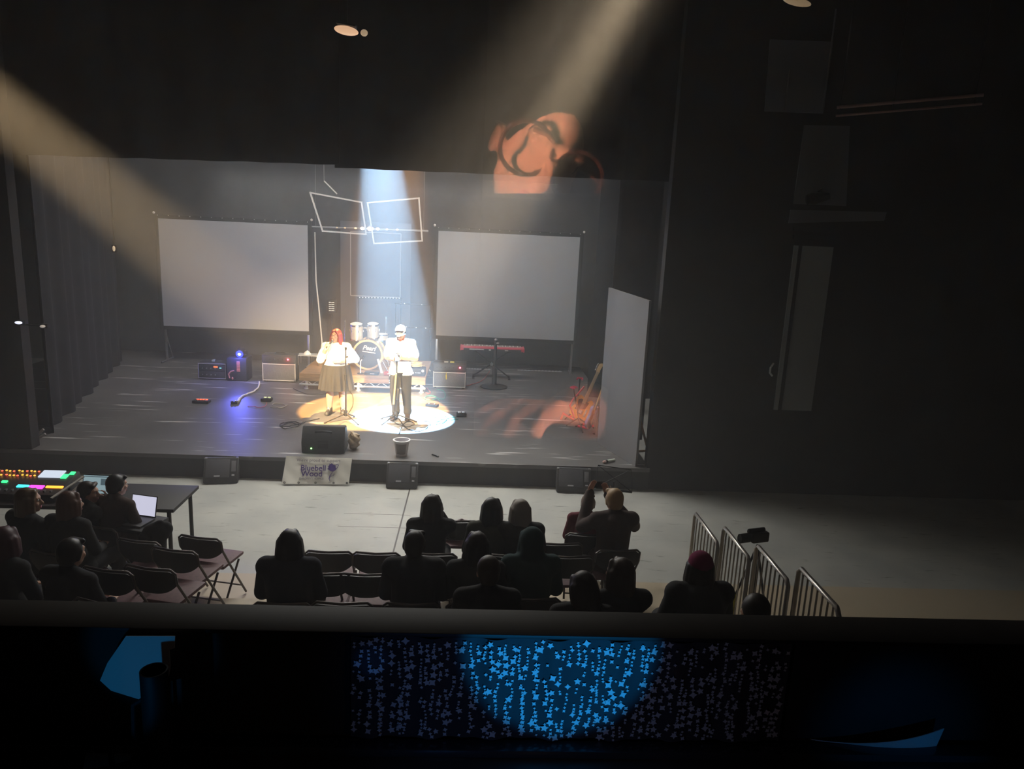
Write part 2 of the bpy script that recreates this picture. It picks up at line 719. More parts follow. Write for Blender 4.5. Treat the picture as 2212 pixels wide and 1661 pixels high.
def proj_screen(label, x0, x1, z0, z1, y, braces):
    t = thing('projection_screen', label, 'screen', ((x0 + x1) / 2, y, Z0))
    W, m, h0, h1 = (x1 - x0) / 2, 0.09, z0 - Z0, z1 - Z0
    b = B()
    b.box((0, 0, (h0 + h1) / 2), (2 * W, 0.01, h1 - h0))
    part('screen_cloth', b, WHITE_FAB, t, smooth=False, label='pale grey projection cloth')
    b = B()
    for sx in (-1, 1):
        b.box((sx * (W + m / 2), 0.01, (h0 + h1) / 2), (m, 0.04, h1 - h0 + 2 * m), bev=0.008)
    for z in (h0 - m / 2, h1 + m / 2):
        b.box((0, 0.01, z), (2 * W, 0.04, m), bev=0.008)
    part('border', b, BLACK, t)
    b = B()
    n = 15
    for k in range(n):
        b.ball((-W + 2 * W * k / (n - 1), -0.014, h1 + m * 0.8), 0.011, 8)
    part('press_studs', b, STEEL, t, label='row of small metal studs along the top')['kind'] = 'stuff'
    for sx in (-1, 1):
        b = B()
        x = sx * (W - 0.02)
        b.box((x, 0.05, (h0 - m) / 2), (0.05, 0.04, h0 - m), bev=0.006)
        b.rod((x, -0.28, 0.02), (x, 0.40, 0.02), 0.018)
        b.rod((x, 0.38, 0.03), (x, 0.07, h0 * 0.75), 0.012)
        part('leg', b, STEEL, t, label='bare metal leg')
        b = B()
        b.ball((sx * (W + m), 0.0, h1 + m + 0.035), 0.03, 10)
        part('corner_knob', b, PALE, t, label='small white knob')
    if braces:
        b = B()
        b.tube([(W + 0.14, 0.1, h1 - 0.15), (W + 0.16, 0.08, h1 * 0.62), (W + 0.22, 0.05, h1 * 0.45), (W + 0.30, 0.02, h0 * 0.7), (W + 0.27, 0.0, 0.02)], 0.016)
        part('side_cable', b, PALE, t, label='pale cable hanging down the side')
    return t


def rect(tl, tr, br, bl, y):
    A, Bq, C, D = (P(*q, y=y) for q in (tl, tr, br, bl))
    return (A.x + D.x) / 2, (Bq.x + C.x) / 2, (C.z + D.z) / 2, (A.z + Bq.z) / 2


proj_screen('left of the two projection screens at the back of the stage', *rect((341, 471), (664, 487), (668, 715), (354, 704), 17.7), 17.7, True)
proj_screen('right of the two projection screens, behind the red keyboard', *rect((946, 499), (1252, 512), (1240, 736), (943, 724), 17.9), 17.9, False)


def bar(b, p, q, s, d=None):
    p, q = V(p), V(q)
    L = (q - p).length
    b.box((0, 0, 0), (1, 1, 1), M.Translation((p + q) / 2) @ (q - p).to_track_quat('Z', 'Y').to_matrix().to_4x4() @ M.Diagonal((s, d or s, L + s, 1)))


def hung_frame(label, cor, y):
    pts = [P(*c, y=y) for c in cor]
    ce = sum(pts, V()) / 4
    t = thing('hanging_prop', label, 'frame', ce)
    b = B()
    for k in range(4):
        bar(b, pts[k] - ce, pts[(k + 1) % 4] - ce, 0.032)
    part('frame_bars', b, PALE, t, smooth=False)
    for k in (0, 1):
        b = B()
        b.rod(pts[k] - ce, (pts[k].x - ce.x, pts[k].y - ce.y, ROOF - ce.z - 0.003), 0.003, seg=6)
        part('hanging_wire', b, BLACK, t)


hung_frame('empty white picture frame hanging tilted above the left projection screen corner', ((670, 416), (781, 437), (791, 506), (697, 499)), 17.3)
hung_frame('empty white picture frame hanging upright left of the right projection screen', ((794, 438), (905, 428), (912, 520), (808, 526)), 17.0)
b = B()
p, q = P(700, 391, y=17.4), P(728, 419, y=17.4)
b.rod(p, q, 0.014)
b.rod(p, (p.x, p.y, ROOF - 0.003), 0.003, seg=6)
solo('hanging_stick', b, PALE, 'short pale stick hanging above the tilted frame', 'stick')

# flat with a panel outline behind the drums
a, c = P(757, 500, y=18.7), P(864, 660, y=18.7)
t = thing('scenery_flat', 'tall blue grey scenery flat with a thin panel outline behind the drum kit', 'scenery', ((a.x + c.x) / 2, 18.72, Z0))
W = c.x - a.x
b = B()
b.box((0, 0.03, (a.z - Z0) / 2), (W + 0.5, 0.05, a.z - Z0 + 0.5))
part('panel', b, mat('flat_blue_grey', (0.10, 0.11, 0.13), 0.8), t, smooth=False)
b = B()
lo = c.z - Z0 + 0.2
for x in (-W / 2, W / 2):
    b.box((x, -0.005, (a.z - Z0 + lo) / 2), (0.02, 0.02, a.z - Z0 - lo))
for z in (lo, a.z - Z0):
    b.box((0, -0.005, z), (W, 0.02, 0.02))
part('moulding', b, mat('flat_line', (0.4, 0.4, 0.42), 0.7), t, smooth=False)


def led_strip(label, p, q, n):
    d = q - p
    t = thing('light_strip', label, 'light strip', p)
    b = B()
    bar(b, V(), d, 0.05, 0.03)
    part('housing', b, BLACK, t, smooth=False)
    b = B()
    for k in range(n):
        b.ball(d * ((k + 0.5) / n) + V((0, -0.025, 0.01)), 0.013, 8)
    part('beads', b, mat('dim_white_lamp', (0.8, 0.8, 0.8), 0.4, emit=(0.9, 0.92, 1.0), es=0.5), t, label='row of dim white beads')['kind'] = 'stuff'
    for e in (V(), d):
        b = B()
        b.rod((e.x, 0.02, e.z), (e.x, 0.02, Z0 - p.z), 0.012)
        part('post', b, BLACK, t)


led_strip('thin strip of pale beads above the drum kit', P(774, 643, y=18.3), P(866, 645, y=18.3), 14)
led_strip('short strip of pale beads behind the capped singer, level with his cap', P(868, 706, y=18.0), P(930, 710, y=18.0), 3)
led_strip('short strip of pale beads high behind the capped singer', P(855, 655, y=18.2), P(930, 660, y=18.2), 2)


def floor_strip(label, x0, x1, py, n):
    p, q = P(x0, py, z=Z0), P(x1, py + (x1 - x0) * 0.035, z=Z0)
    q.y = p.y
    b = B()
    for k in range(n):
        b.box((p.x + (q.x - p.x) * (k + 0.3) / n, p.y, Z0 + 0.012), ((q.x - p.x) / n * 0.6, 0.03, 0.024))
    b.box(((p.x + q.x) / 2, p.y + 0.02, Z0 + 0.006), (q.x - p.x, 0.012, 0.012))
    solo('dashed_floor_strip', b, mat('dull_white', (0.6, 0.6, 0.6), 0.6), label, 'floor strip', smooth=False)


floor_strip('dashed pale strip along the floor left of the black column stand', 1006, 1060, 797, 9)
floor_strip('dashed pale strip along the floor right of the black column stand', 1118, 1214, 800, 13)

# small panel of lamps
p = P(716, 662, y=18.2)
t = thing('blinder_lamp', 'small dark panel with a grid of pale lamps above the singer in the skirt', 'lamp', p)
b = B()
b.box((0, 0.05, 0), (0.24, 0.08, 0.34), bev=0.01)
b.rod((0, 0.05, -0.17), (0, 0.05, Z0 - p.z), 0.02)
b.box((0, 0.05, Z0 - p.z + 0.012), (0.4, 0.4, 0.024))
part('housing', b, BLACK, t)
for r in range(5):
    for c in range(4):
        b = B()
        b.ball((-0.053 + 0.035 * c, 0.008, 0.10 - 0.05 * r), (0.012, 0.01, 0.012), 8)
        part('lamp', b, mat('dim_warm_lamp', (0.8, 0.78, 0.7), 0.4, emit=(1, 0.93, 0.8), es=0.8), t)

# added pipe of glowing bulbs imitating a warm streak reflected in glass
p, q = P(672, 490, y=17.9), P(925, 499, y=17.9)
t = thing('streak_bar', 'added pipe of glowing bulbs imitating a warm reflected streak above the drum kit', 'light streak', (p + q) / 2)
d = (q - p) / 2
b = B()
b.rod(-d, d, 0.024)
for s in (-0.92, 0.92):
    b.rod(d * s, (d.x * s, 0, ROOF - 0.003 - (p.z + q.z) / 2), 0.004, seg=6)
part('pipe', b, GREY_MET, t)
for (px, r, es) in ((728, 0.022, 0.5), (745, 0.025, 0.6), (768, 0.03, 1.6), (783, 0.05, 9.0), (800, 0.07, 20.0), (816, 0.045, 2.5), (836, 0.03, 1.2), (858, 0.035, 0.9)):
    b = B()
    u = P(px, 494 + (px - 800) * 0.035, y=17.84) - (p + q) / 2
    b.ball(u, (r, 0.03, r * 0.7), 12)
    part('bulb', b, mat('streak_glow_%d' % int(es * 10), (0.9, 0.7, 0.5), 0.4, emit=(1, 0.62, 0.36), es=es), t)

# ---- drum riser
fl, fr = P(648, 843, z=Z0), P(917, 849, z=Z0)
RY = (fl.y + fr.y) / 2 + 0.05
RX0, RX1 = P(647, 815, y=RY).x, P(919, 820, y=RY).x
RZ = P(780, 811, y=RY).z - Z0
t = thing('drum_riser', 'low plywood drum riser on a pale truss frame at centre stage', 'riser', ((RX0 + RX1) / 2, RY, Z0))
W = (RX1 - RX0) / 2
PLY = mat('plywood', (0.42, 0.24, 0.11), 0.6, noise=0.25, nscale=4, stretch=(0.6, 6, 6))
b = B()
b.box((0, 0.95, RZ - 0.03), (2 * W, 1.9, 0.06))
part('deck', b, PLY, t, smooth=False)
b = B()
b.box((0, -0.012, RZ - 0.10), (2 * W, 0.024, 0.10))
part('edge_board', b, PLY, t, smooth=False)
for yy in (0.0, 1.85):
    b = B()
    b.rod((-W, yy, 0.10), (W, yy, 0.10), 0.024)
    part('rail', b, mat('pale_alloy', (0.8, 0.8, 0.78), 0.35, 0.6), t)
    b = B()
    n = 10
    for k in range(n):
        x0 = -W + 2 * W * k / n
        b.rod((x0, yy, 0.11), (x0 + W / n, yy, RZ - 0.14), 0.009, seg=8)
        b.rod((x0 + W / n, yy, RZ - 0.14), (x0 + 2 * W / n, yy, 0.11), 0.009, seg=8)
    part('lattice', b, mat('pale_alloy', (0.8, 0.8, 0.78), 0.35, 0.6), t)
for x in (-W + 0.14, -0.1, W - 0.08):
    for yy in (0.03, 1.8):
        b = B()
        b.rod((x, yy, 0), (x, yy, RZ - 0.06), 0.032)
        b.rod((x, yy, 0), (x, yy, 0.02), 0.055)
        part('leg', b, mat('pale_alloy', (0.8, 0.8, 0.78), 0.35, 0.6), t)
DZ = Z0 + RZ + 0.003

# ---- drum kit
KY = RY + 0.55
kc = P(794, 770, y=KY)
KR = 0.31
SHELL = mat('silver_drum_wrap', (0.62, 0.58, 0.50), 0.3, 0.4)
HEADM = mat('black_drum_skin', (0.03, 0.03, 0.032), 0.4)
HOOP = mat('maple_hoop', (0.70, 0.45, 0.20), 0.4)
SKIN_W = mat('white_drum_skin', (0.8, 0.8, 0.78), 0.5)
t = thing('bass_drum', 'bass drum with black front skin standing on the riser', 'drum', (kc.x, KY, DZ))
hz0 = KR + 0.03
mt = M.Translation((0, 0, hz0)) @ M.Rotation(-PI / 2, 4, 'X') @ M.Scale(-1, 4, (0, 0, 1))
mt = M.Translation((0, 0, hz0)) @ M.Rotation(-PI / 2, 4, 'X')
b = B()
b.lathe([(KR - 0.012, 0.02), (KR - 0.004, 0.0), (KR - 0.004, 0.44), (KR - 0.012, 0.42)], mt, 40)
part('shell', b, SHELL, t)
b = B()
b.lathe([(KR - 0.02, -0.014), (KR + 0.02, -0.014), (KR + 0.02, 0.03), (KR - 0.02, 0.03)], mt, 40, closed=True)
part('hoop', b, HOOP, t, label='wooden hoop')
b = B()
b.lathe([(KR - 0.02, 0.41), (KR + 0.02, 0.41), (KR + 0.02, 0.455), (KR - 0.02, 0.455)], mt, 40, closed=True)
part('hoop', b, HOOP, t, label='wooden hoop')
b = B()
b.lathe([(0, -0.006), (KR - 0.018, -0.006), (KR - 0.018, 0.002), (0, 0.002)], mt, 40)
hd = part('front_skin', b, HEADM, t, label='black front skin with pale script')
text('lettering', 'Pearl', 0.135, mat('cream_print', (0.85, 0.78, 0.6), 0.6), hd, M.Translation((0.03, -0.010, hz0 + 0.145)) @ M.Rotation(0.10, 4, 'Y') @ FACE, bold=0.003, shear=0.3)
b = B()
b.box((0.03, -0.010, hz0 + 0.06), (0.28, 0.003, 0.016), M.Rotation(0.12, 4, 'Y'))
part('underline', b, mat('cream_print', (0.85, 0.78, 0.6), 0.6), hd)
for k in range(8):
    a = 2 * PI * k / 8 + 0.2
    b = B()
    b.box((math.cos(a) * (KR + 0.012), 0.05, hz0 + math.sin(a) * (KR + 0.012)), (0.02, 0.12, 0.02), M.Rotation(-a, 4, 'Y'), bev=0.003)
    part('lug', b, CHROME, t)
for s in (-1, 1):
    b = B()
    b.rod((s * (KR - 0.03), 0.06, 0.26), (s * (KR + 0.14), -0.12, 0.012), 0.014)
    part('spur', b, CHROME, t)
b = B()
b.rod((0, 0.2, hz0 + KR - 0.01), (0, 0.2, hz0 + KR + 0.16), 0.018)
b.rod((-0.28, 0.2, hz0 + KR + 0.24), (0.12, 0.2, hz0 + KR + 0.24), 0.012)
b.box((0, 0.2, hz0 + KR + 0.19), (0.06, 0.06, 0.10), bev=0.008)
b.box((0, 0.16, hz0 + KR + 0.012), (0.09, 0.10, 0.03), bev=0.006)
part('tom_mount', b, CHROME, t)
for (px, w, h, lab) in ((770, 25, 31, 'left rack tom over the bass drum'), (806, 23, 28, 'right rack tom over the bass drum')):
    c = P(px, 716 if px < 790 else 714, y=KY + 0.2)
    r, hh = w / 1600 * 16.3 / 2 * 1.08, h / 1600 * 16.3
    t = thing('tom_drum', lab + ', silver wrapped', 'drum', c)
    tilt = M.Rotation(0.16, 4, 'X')
    b = B()
    b.lathe([(r, -hh / 2), (r, hh / 2)], tilt, 28)
    part('shell', b, SHELL, t)
    for z in (-hh / 2, hh / 2):
        b = B()
        b.lathe([(r - 0.004, z - 0.015), (r + 0.012, z - 0.015), (r + 0.012, z + 0.015), (r - 0.004, z + 0.015)], tilt, 28, closed=True)
        part('rim', b, CHROME, t)
    b = B()
    b.lathe([(0, hh / 2 + 0.002), (r - 0.006, hh / 2 + 0.002), (r - 0.006, hh / 2 + 0.008), (0, hh / 2 + 0.008)], tilt, 28)
    part('skin', b, SKIN_W, t)
    for k in range(6):
        a = 2 * PI * k / 6
        b = B()
        b.box((math.cos(a) * (r + 0.008), math.sin(a) * (r + 0.008), 0.02), (0.018, 0.018, 0.05), bev=0.003)
        part('lug', b, CHROME, t)
# snare on its stand, right
c = P(823, 728, y=KY + 0.55)
t = thing('snare_drum', 'shallow snare drum on a stand right of the rack toms', 'drum', (c.x, c.y, DZ))
h = c.z - DZ
b = B()
b.lathe([(0.16, h - 0.06), (0.16, h + 0.06)], seg=28)
part('shell', b, SHELL, t)
for z in (h - 0.06, h + 0.06):
    b = B()
    b.lathe([(0.155, z - 0.01), (0.172, z - 0.01), (0.172, z + 0.01), (0.155, z + 0.01)], seg=28, closed=True)
    part('rim', b, CHROME, t)
b = B()
b.lathe([(0, h + 0.062), (0.155, h + 0.062), (0.155, h + 0.066), (0, h + 0.066)], seg=28)
part('skin', b, SKIN_W, t)
b = B()
b.rod((0, 0, 0.2), (0, 0, h - 0.06), 0.012)
for k in range(3):
    a = 2 * PI * k / 3 + 0.5
    b.rod((0, 0, 0.22), (0.22 * math.cos(a), 0.22 * math.sin(a), 0.01), 0.01)
    b.rod((0, 0, h - 0.12), (0.14 * math.cos(a), 0.14 * math.sin(a), h - 0.062), 0.008)
part('stand', b, CHROME, t)


def cymbal_stand(label, px, ptop, y, boom=None):
    top = P(px, ptop, y=y)
    t = thing('cymbal_stand', label, 'stand', (top.x, y, DZ))
    h = top.z - DZ
    b = B()
    b.rod((0, 0, 0.25), (0, 0, h * 0.6), 0.016)
    b.rod((0, 0, h * 0.6), (0, 0, h), 0.010)
    part('pole', b, CHROME, t)
    b = B()
    b.rod((0, 0, h * 0.58), (0, 0, h * 0.63), 0.026)
    b.rod((0, 0, h - 0.06), (0, 0, h - 0.02), 0.02)
    part('collar', b, CHROME, t)
    for k in range(3):
        a = 2 * PI * k / 3 + 0.9
        b = B()
        b.rod((0, 0, 0.34), (0.26 * math.cos(a), 0.26 * math.sin(a), 0.012), 0.011)
        b.ball((0.26 * math.cos(a), 0.26 * math.sin(a), 0.016), 0.016, 8)
        part('leg', b, CHROME, t)
    if boom:
        b = B()
        b.rod((0, 0, h * 0.9), boom, 0.009)
        part('boom', b, CHROME, t)


cymbal_stand('bare cymbal stand left of the drum kit', 745, 690, KY + 0.5, None)
cymbal_stand('bare cymbal stand right of the rack toms', 834, 684, KY + 0.7, None)
# sloping pale board standing beside the bass drum (kick-drum microphone stand)
t = thing('small_mic_stand', 'short mic stand with a microphone in front of the bass drum', 'microphone stand', (P(775, 812, z=DZ).x, RY + 0.16, DZ))
b = B()
b.rod((0, 0, 0), (0, 0, 0.014), 0.07)
part('base', b, BLACK, t)
b = B()
b.rod((0, 0, 0.01), (0, 0, 0.27), 0.012)
b.rod((0, 0, 0.27), (0.05, 0.03, 0.33), 0.010)
part('pole', b, PALE, t)
b = B()
b.cap((0.04, 0.01, 0.32), (0.07, 0.05, 0.37), 0.022)
part('microphone', b, BLACK, t)
b = B()
p = P(817, 778, y=KY - 0.1)
q = P(826, 811, y=KY - 0.25)
bar(b, p, q, 0.05, 0.02)
b.ball((q.x + 0.01, q.y, q.z + 0.0), (0.055, 0.03, 0.035), 12)
solo('pale_strut', b, PALE, 'pale sloping strut leaning right of the bass drum', 'strut')
# clutter on the riser
for (px, w, h, m, lab) in ((803, 0.30, 0.05, BLACK, 'low black box on the front edge of the riser'), (838, 0.16, 0.07, mat('red_cloth', (0.5, 0.08, 0.05), 0.8), 'small red bundle on the riser behind the mic stand')):
    p = P(px, 808, y=RY + 0.14)
    t = thing('stage_box', lab, 'box', (p.x, RY + 0.14, DZ))
    b = B()
    b.box((0, 0, h / 2), (w, 0.16, h), bev=0.01)
    part('body', b, m, t)
    b = B()
    b.box((0.02, -0.082, h * 0.6), (w * 0.3, 0.004, h * 0.2))
    part('plate', b, PALE, t)

# bass head on the riser's right end with a cable pile on it
p = P(898, 816, y=RY + 0.16)
t = thing('amplifier_head', 'black amplifier head on the right end of the riser', 'amplifier', (p.x, RY + 0.24, DZ))
b = B()
b.box((0, 0, 0.085), (0.40, 0.26, 0.16), bev=0.012)
part('case', b, TOLEX, t)
b = B()
b.box((-0.10, -0.133, 0.07), (0.12, 0.006, 0.05), bev=0.002)
part('name_plate', b, PALE, t, label='cream badge')
b = B()
b.rod((0.15, -0.125, 0.12), (0.15, -0.14, 0.12), 0.028)
part('dial', b, PALE, t)
for k in range(4):
    b = B()
    b.rod((0.0 + 0.03 * k, -0.125, 0.075), (0.0 + 0.03 * k, -0.138, 0.075), 0.009)
    part('knob', b, STEEL, t)
b = B()
pts = []
for k in range(90):
    a = k * 0.42
    pts.append((p.x + (0.10 + 0.03 * math.sin(k * 0.7)) * math.cos(a), RY + 0.24 + 0.07 * math.sin(a), DZ + 0.178 + 0.0012 * k))
b.tube(pts, 0.008, 6)
solo('coiled_cable', b, mat('yellow_cable', (0.75, 0.6, 0.25), 0.5), 'yellowish cable coiled on top of the amplifier head', 'cable')
b = B()
u, v = P(888, 791, y=RY + 0.5), P(917, 789, y=RY + 0.5)
bar(b, u, v, 0.02)
b.rod((u.x + 0.02, u.y, u.z), (u.x + 0.02, u.y, DZ), 0.01)
b.rod((v.x - 0.1, v.y, v.z), (v.x - 0.1, v.y, DZ), 0.01)
solo('low_bar_stand', b, mat('brass_bar', (0.7, 0.55, 0.25), 0.35, 0.7), 'thin brass coloured bar on two posts behind the amplifier head', 'stand')


def amp(label, x0, x1, ytop, ybot, split, led, handle=False, clutter=None):
    p0, p1 = P(x0, ybot, z=Z0), P(x1, ybot + 2, z=Z0)
    y = (p0.y + p1.y) / 2
    w = p1.x - p0.x
    h = P((x0 + x1) / 2, ytop, y=y + 0.05).z - Z0
    t = thing('guitar_amplifier', label, 'amplifier', ((p0.x + p1.x) / 2, y, Z0))
    hs = h * split
    b = B()
    b.box((0, 0.16, 0.02 + (h - 0.02) / 2), (w, 0.30, h - 0.02), bev=0.015)
    part('cabinet', b, TOLEX, t)
    b = B()
    b.box((0, 0.004, 0.04 + (hs - 0.05) / 2), (w - 0.05, 0.016, hs - 0.06), bev=0.004)
    part('grille', b, GRILLE, t, label='grey speaker cloth')
    b = B()
    for z in (hs, 0.035):
        b.box((0, 0.0, z), (w - 0.03, 0.016, 0.014))
    for s in (-1, 1):
        b.box((s * (w / 2 - 0.018), 0.0, hs / 2 + 0.02), (0.012, 0.016, hs))
    part('piping', b, PIPING, t, smooth=False)
    b = B()
    b.box((0, 0.006, (h + hs) / 2 + 0.005), (w - 0.06, 0.014, (h - hs) * 0.55), bev=0.003)
    cp = part('control_panel', b, mat('dark_panel', (0.05, 0.05, 0.05), 0.4), t)
    for k in range(6):
        b = B()
        x = -w / 2 + 0.09 + (w - 0.28) * k / 5
        b.rod((x, 0.002, (h + hs) / 2 + 0.005), (x, -0.016, (h + hs) / 2 + 0.005), 0.012)
        part('knob', b, BLACK, cp)
    b = B()
    b.ball((led * w, -0.004, (h + hs) / 2 + 0.01), (0.017, 0.01, 0.017), 10)
    part('indicator_lamp', b, RED_LED, t, label='glowing red indicator lamp')
    b = B()
    b.tube([(-0.11, 0.16, h - 0.003), (-0.09, 0.16, h + 0.03), (0.09, 0.16, h + 0.03), (0.11, 0.16, h - 0.003)], 0.012, 8)
    part('handle', b, BLACK, t)
    for sx in (-1, 1):
        for yy in (0.05, 0.27):
            b = B()
            b.rod((sx * (w / 2 - 0.06), yy, 0), (sx * (w / 2 - 0.06), yy, 0.022), 0.02)
            part('foot', b, RUBBER, t)
    return t, w, h, y


t, w, h, y = amp('black guitar amplifier below the left end of the right projection screen', 934, 1006, 783, 838, 0.62, 0.31)
pt('red_glow', (t.location.x + 0.31 * w, y - 0.05, Z0 + h * 0.8), 0.5, (1, 0.08, 0.1), 0.01)
b = B()
b.cap((-0.07 + t.location.x, y - 0.018, Z0 + h * 0.52), (-0.065 + t.location.x, y - 0.018, Z0 + h * 0.38), 0.014)
b.rod((-0.07 + t.location.x, y - 0.012, Z0 + h * 0.50), (-0.07 + t.location.x, y - 0.012, Z0 + h * 0.63), 0.006)
solo('dangling_plug', b, mat('yellow_plug', (0.75, 0.6, 0.08), 0.5), 'yellow tipped plug dangling over the front of the right amplifier', 'plug')
for (dx, cl, lab) in ((-0.08, (0.45, 0.42, 0.38), 'small grey object lying on top of the right amplifier'), (0.05, (0.75, 0.62, 0.12), 'small yellow object lying on top of the right amplifier')):
    b = B()
    b.box((t.location.x + dx, y + 0.06, Z0 + h + 0.012), (0.09, 0.06, 0.022), bev=0.006)
    solo('effects_pedal', b, mat('pedal_%d' % int(cl[0] * 100 + cl[1] * 10), cl, 0.4), lab, 'pedal')
t, w, h, y = amp('black guitar amplifier left of the riser with a red lamp at its top', 566, 640, 766, 824, 0.66, 0.27)
pt('red_glow', (t.location.x + 0.27 * w, y - 0.05, Z0 + h * 0.84), 1.2, (1, 0.08, 0.1), 0.01)

# small rack amp with lit display, left
p = P(459, 820, z=Z0)
t = thing('rack_case', 'black rack case with pale edges and tiny lit displays on the left of the stage', 'rack case', (p.x, p.y, Z0))
b = B()
b.box((0, 0.2, 0.19), (0.60, 0.40, 0.36), bev=0.02)
part('case', b, TOLEX, t)
b = B()
b.tube([(-0.285, -0.006, 0.03), (0.285, -0.006, 0.03), (0.285, -0.006, 0.35), (-0.285, -0.006, 0.35)], 0.010, 8, loop=True)
part('edge_trim', b, mat('lilac_metal', (0.55, 0.53, 0.6), 0.4, 0.5), t)
for (z, nm) in ((0.26, 'amplifier_panel'), (0.12, 'blank_panel')):
    b = B()
    b.box((0, -0.002, z), (0.52, 0.012, 0.11), bev=0.003)
    pn = part(nm, b, mat('dark_panel', (0.05, 0.05, 0.05), 0.4), t)
    for k in range(4):
        b = B()
        b.rod((-0.2 + 0.09 * k, -0.006, z - 0.01), (-0.2 + 0.09 * k, -0.022, z - 0.01), 0.013)
        part('knob', b, STEEL, pn)
b = B()
b.box((0.08, -0.010, 0.285), (0.085, 0.006, 0.03))
part('display', b, mat('orange_display', (0.3, 0.05, 0), 0.5, emit=(1, 0.16, 0.05), es=2.0), t, label='lit orange display')
b = B()
b.box((0.18, -0.010, 0.262), (0.04, 0.006, 0.014))
part('indicator_lamp', b, mat('cyan_lamp', (0, 0.3, 0.3), 0.5, emit=(0.2, 0.9, 1.0), es=2.5), t, label='lit pale blue lamp')
for sx in (-1, 1):
    b = B()
    b.box((sx * 0.2, 0.2, 0.005), (0.08, 0.3, 0.01))
    part('foot', b, RUBBER, t)
b = B()
b.box((p.x - 0.01, p.y + 0.12, Z0 + 0.395), (0.06, 0.05, 0.04), bev=0.008)
b.box((p.x + 0.02, p.y + 0.10, Z0 + 0.423), (0.04, 0.02, 0.012))
solo('clip_tuner', b, mat('pale_green', (0.5, 0.6, 0.4), 0.5), 'small tuner with a pale top on the left rack case', 'tuner')

# tall case next to it, with a blue lamp on its top
p = P(512, 823, z=Z0)
t = thing('speaker_cabinet', 'tall dark speaker cabinet with an orange ribbed panel beside the left rack case', 'speaker', (p.x, p.y, Z0))
hh = P(512, 772, y=p.y + 0.1).z - Z0
b = B()
b.box((0, 0.2, hh / 2), (0.42, 0.40, hh), bev=0.015)
part('cabinet', b, TOLEX, t)
b = B()
for k in range(7):
    b.box((0.04, -0.008, hh * 0.45 + 0.032 * k), (0.07, 0.02, 0.022), bev=0.003)
part('ribbed_panel', b, mat('orange_panel', (0.75, 0.28, 0.16), 0.5), t, label='ribbed orange panel')
b = B()
b.tube([(-0.15, -0.012, hh * 0.12), (-0.17, -0.012, hh * 0.3), (-0.12, -0.012, hh * 0.42), (-0.05, -0.012, hh * 0.46)], 0.014, 8)
b.ball((-0.09, -0.012, hh * 0.12), (0.02, 0.012, 0.03), 10)
part('looped_lead', b, mat('orange_lead', (0.6, 0.25, 0.2), 0.6), t)
b = B()
b.tube(arc((0, 0), 0.09, 0, 2 * PI * 15 / 16, 15), 0.01, 6)
for v_ in b.bm.verts:
    v_.co = V((v_.co.x - 0.09, -0.008 + v_.co.z * 0.5, v_.co.y + hh * 0.25))
part('speaker_ring', b, BLACK, t)
lc = P(517, 760, y=p.y + 0.05)
t = thing('stage_lamp', 'small lamp glowing bright blue on top of the tall speaker cabinet', 'lamp', (lc.x, p.y + 0.18, Z0 + hh))
zz = lc.z - Z0 - hh
b = B()
b.lathe([(0.05, 0.0), (0.085, 0.03), (0.09, 0.2), (0.075, 0.21)], M.Translation((0, 0.08, zz)) @ M.Rotation(PI / 2 + 0.25, 4, 'X'), 24)
part('can', b, BLACK, t)
b = B()
b.lathe([(0, 0.212), (0.074, 0.212), (0.074, 0.218), (0, 0.218)], M.Translation((0, 0.08, zz)) @ M.Rotation(PI / 2 + 0.25, 4, 'X'), 24)
part('lens', b, mat('blue_lens', (0, 0, 0.5), 0.3, emit=(0.02, 0.03, 1.0), es=6), t, label='glowing blue lens')
b = B()
b.ball((0, -0.133, zz - 0.05), (0.028, 0.012, 0.028), 12)
part('bulb', b, mat('blue_white_bulb', (0.6, 0.6, 1), 0.3, emit=(0.45, 0.5, 1.0), es=60), t, label='blue white bulb')
b = B()
b.tube([(-0.11, 0.05, zz), (-0.11, 0.05, 0.03), (-0.08, 0.05, 0.008), (0.08, 0.05, 0.008), (0.11, 0.05, 0.03), (0.11, 0.05, zz)], 0.010, 8)
part('yoke', b, BLACK, t)
pt('blue_lamp_light', (lc.x, p.y - 0.12, lc.z), 22, (0.10, 0.12, 1.0), 0.04)
spot('blue_lamp_beam', (lc.x, p.y - 0.02, lc.z), P(500, 940, z=STAGE), 90, (0.12, 0.14, 1.0), 38, 0.8, 0.04)

# pale metal table with clutter left of the riser
p = P(664, 826, z=Z0)
t = thing('metal_side_table', 'low metal table with a bright top left of the riser', 'table', (P(668, 790, y=RY + 0.9).x, RY + 0.95, DZ))
b = B()
b.box((0, 0, 0.22), (0.50, 0.3, 0.02), bev=0.004)
part('tabletop', b, mat('pale_alloy', (0.8, 0.8, 0.78), 0.35, 0.6), t)
for sx in (-1, 1):
    for sy in (-1, 1):
        b = B()
        b.rod((sx * 0.22, sy * 0.12, 0), (sx * 0.22, sy * 0.12, 0.21), 0.011)
        part('leg', b, STEEL, t)
b = B()
b.lathe([(0.09, 0), (0.05, 0.05), (0.01, 0.08)], M.Translation((t.location.x - 0.05, t.location.y, DZ + 0.232)), 16)
solo('folded_cloth', b, PALE, 'white folded cloth on the low metal table', 'cloth')

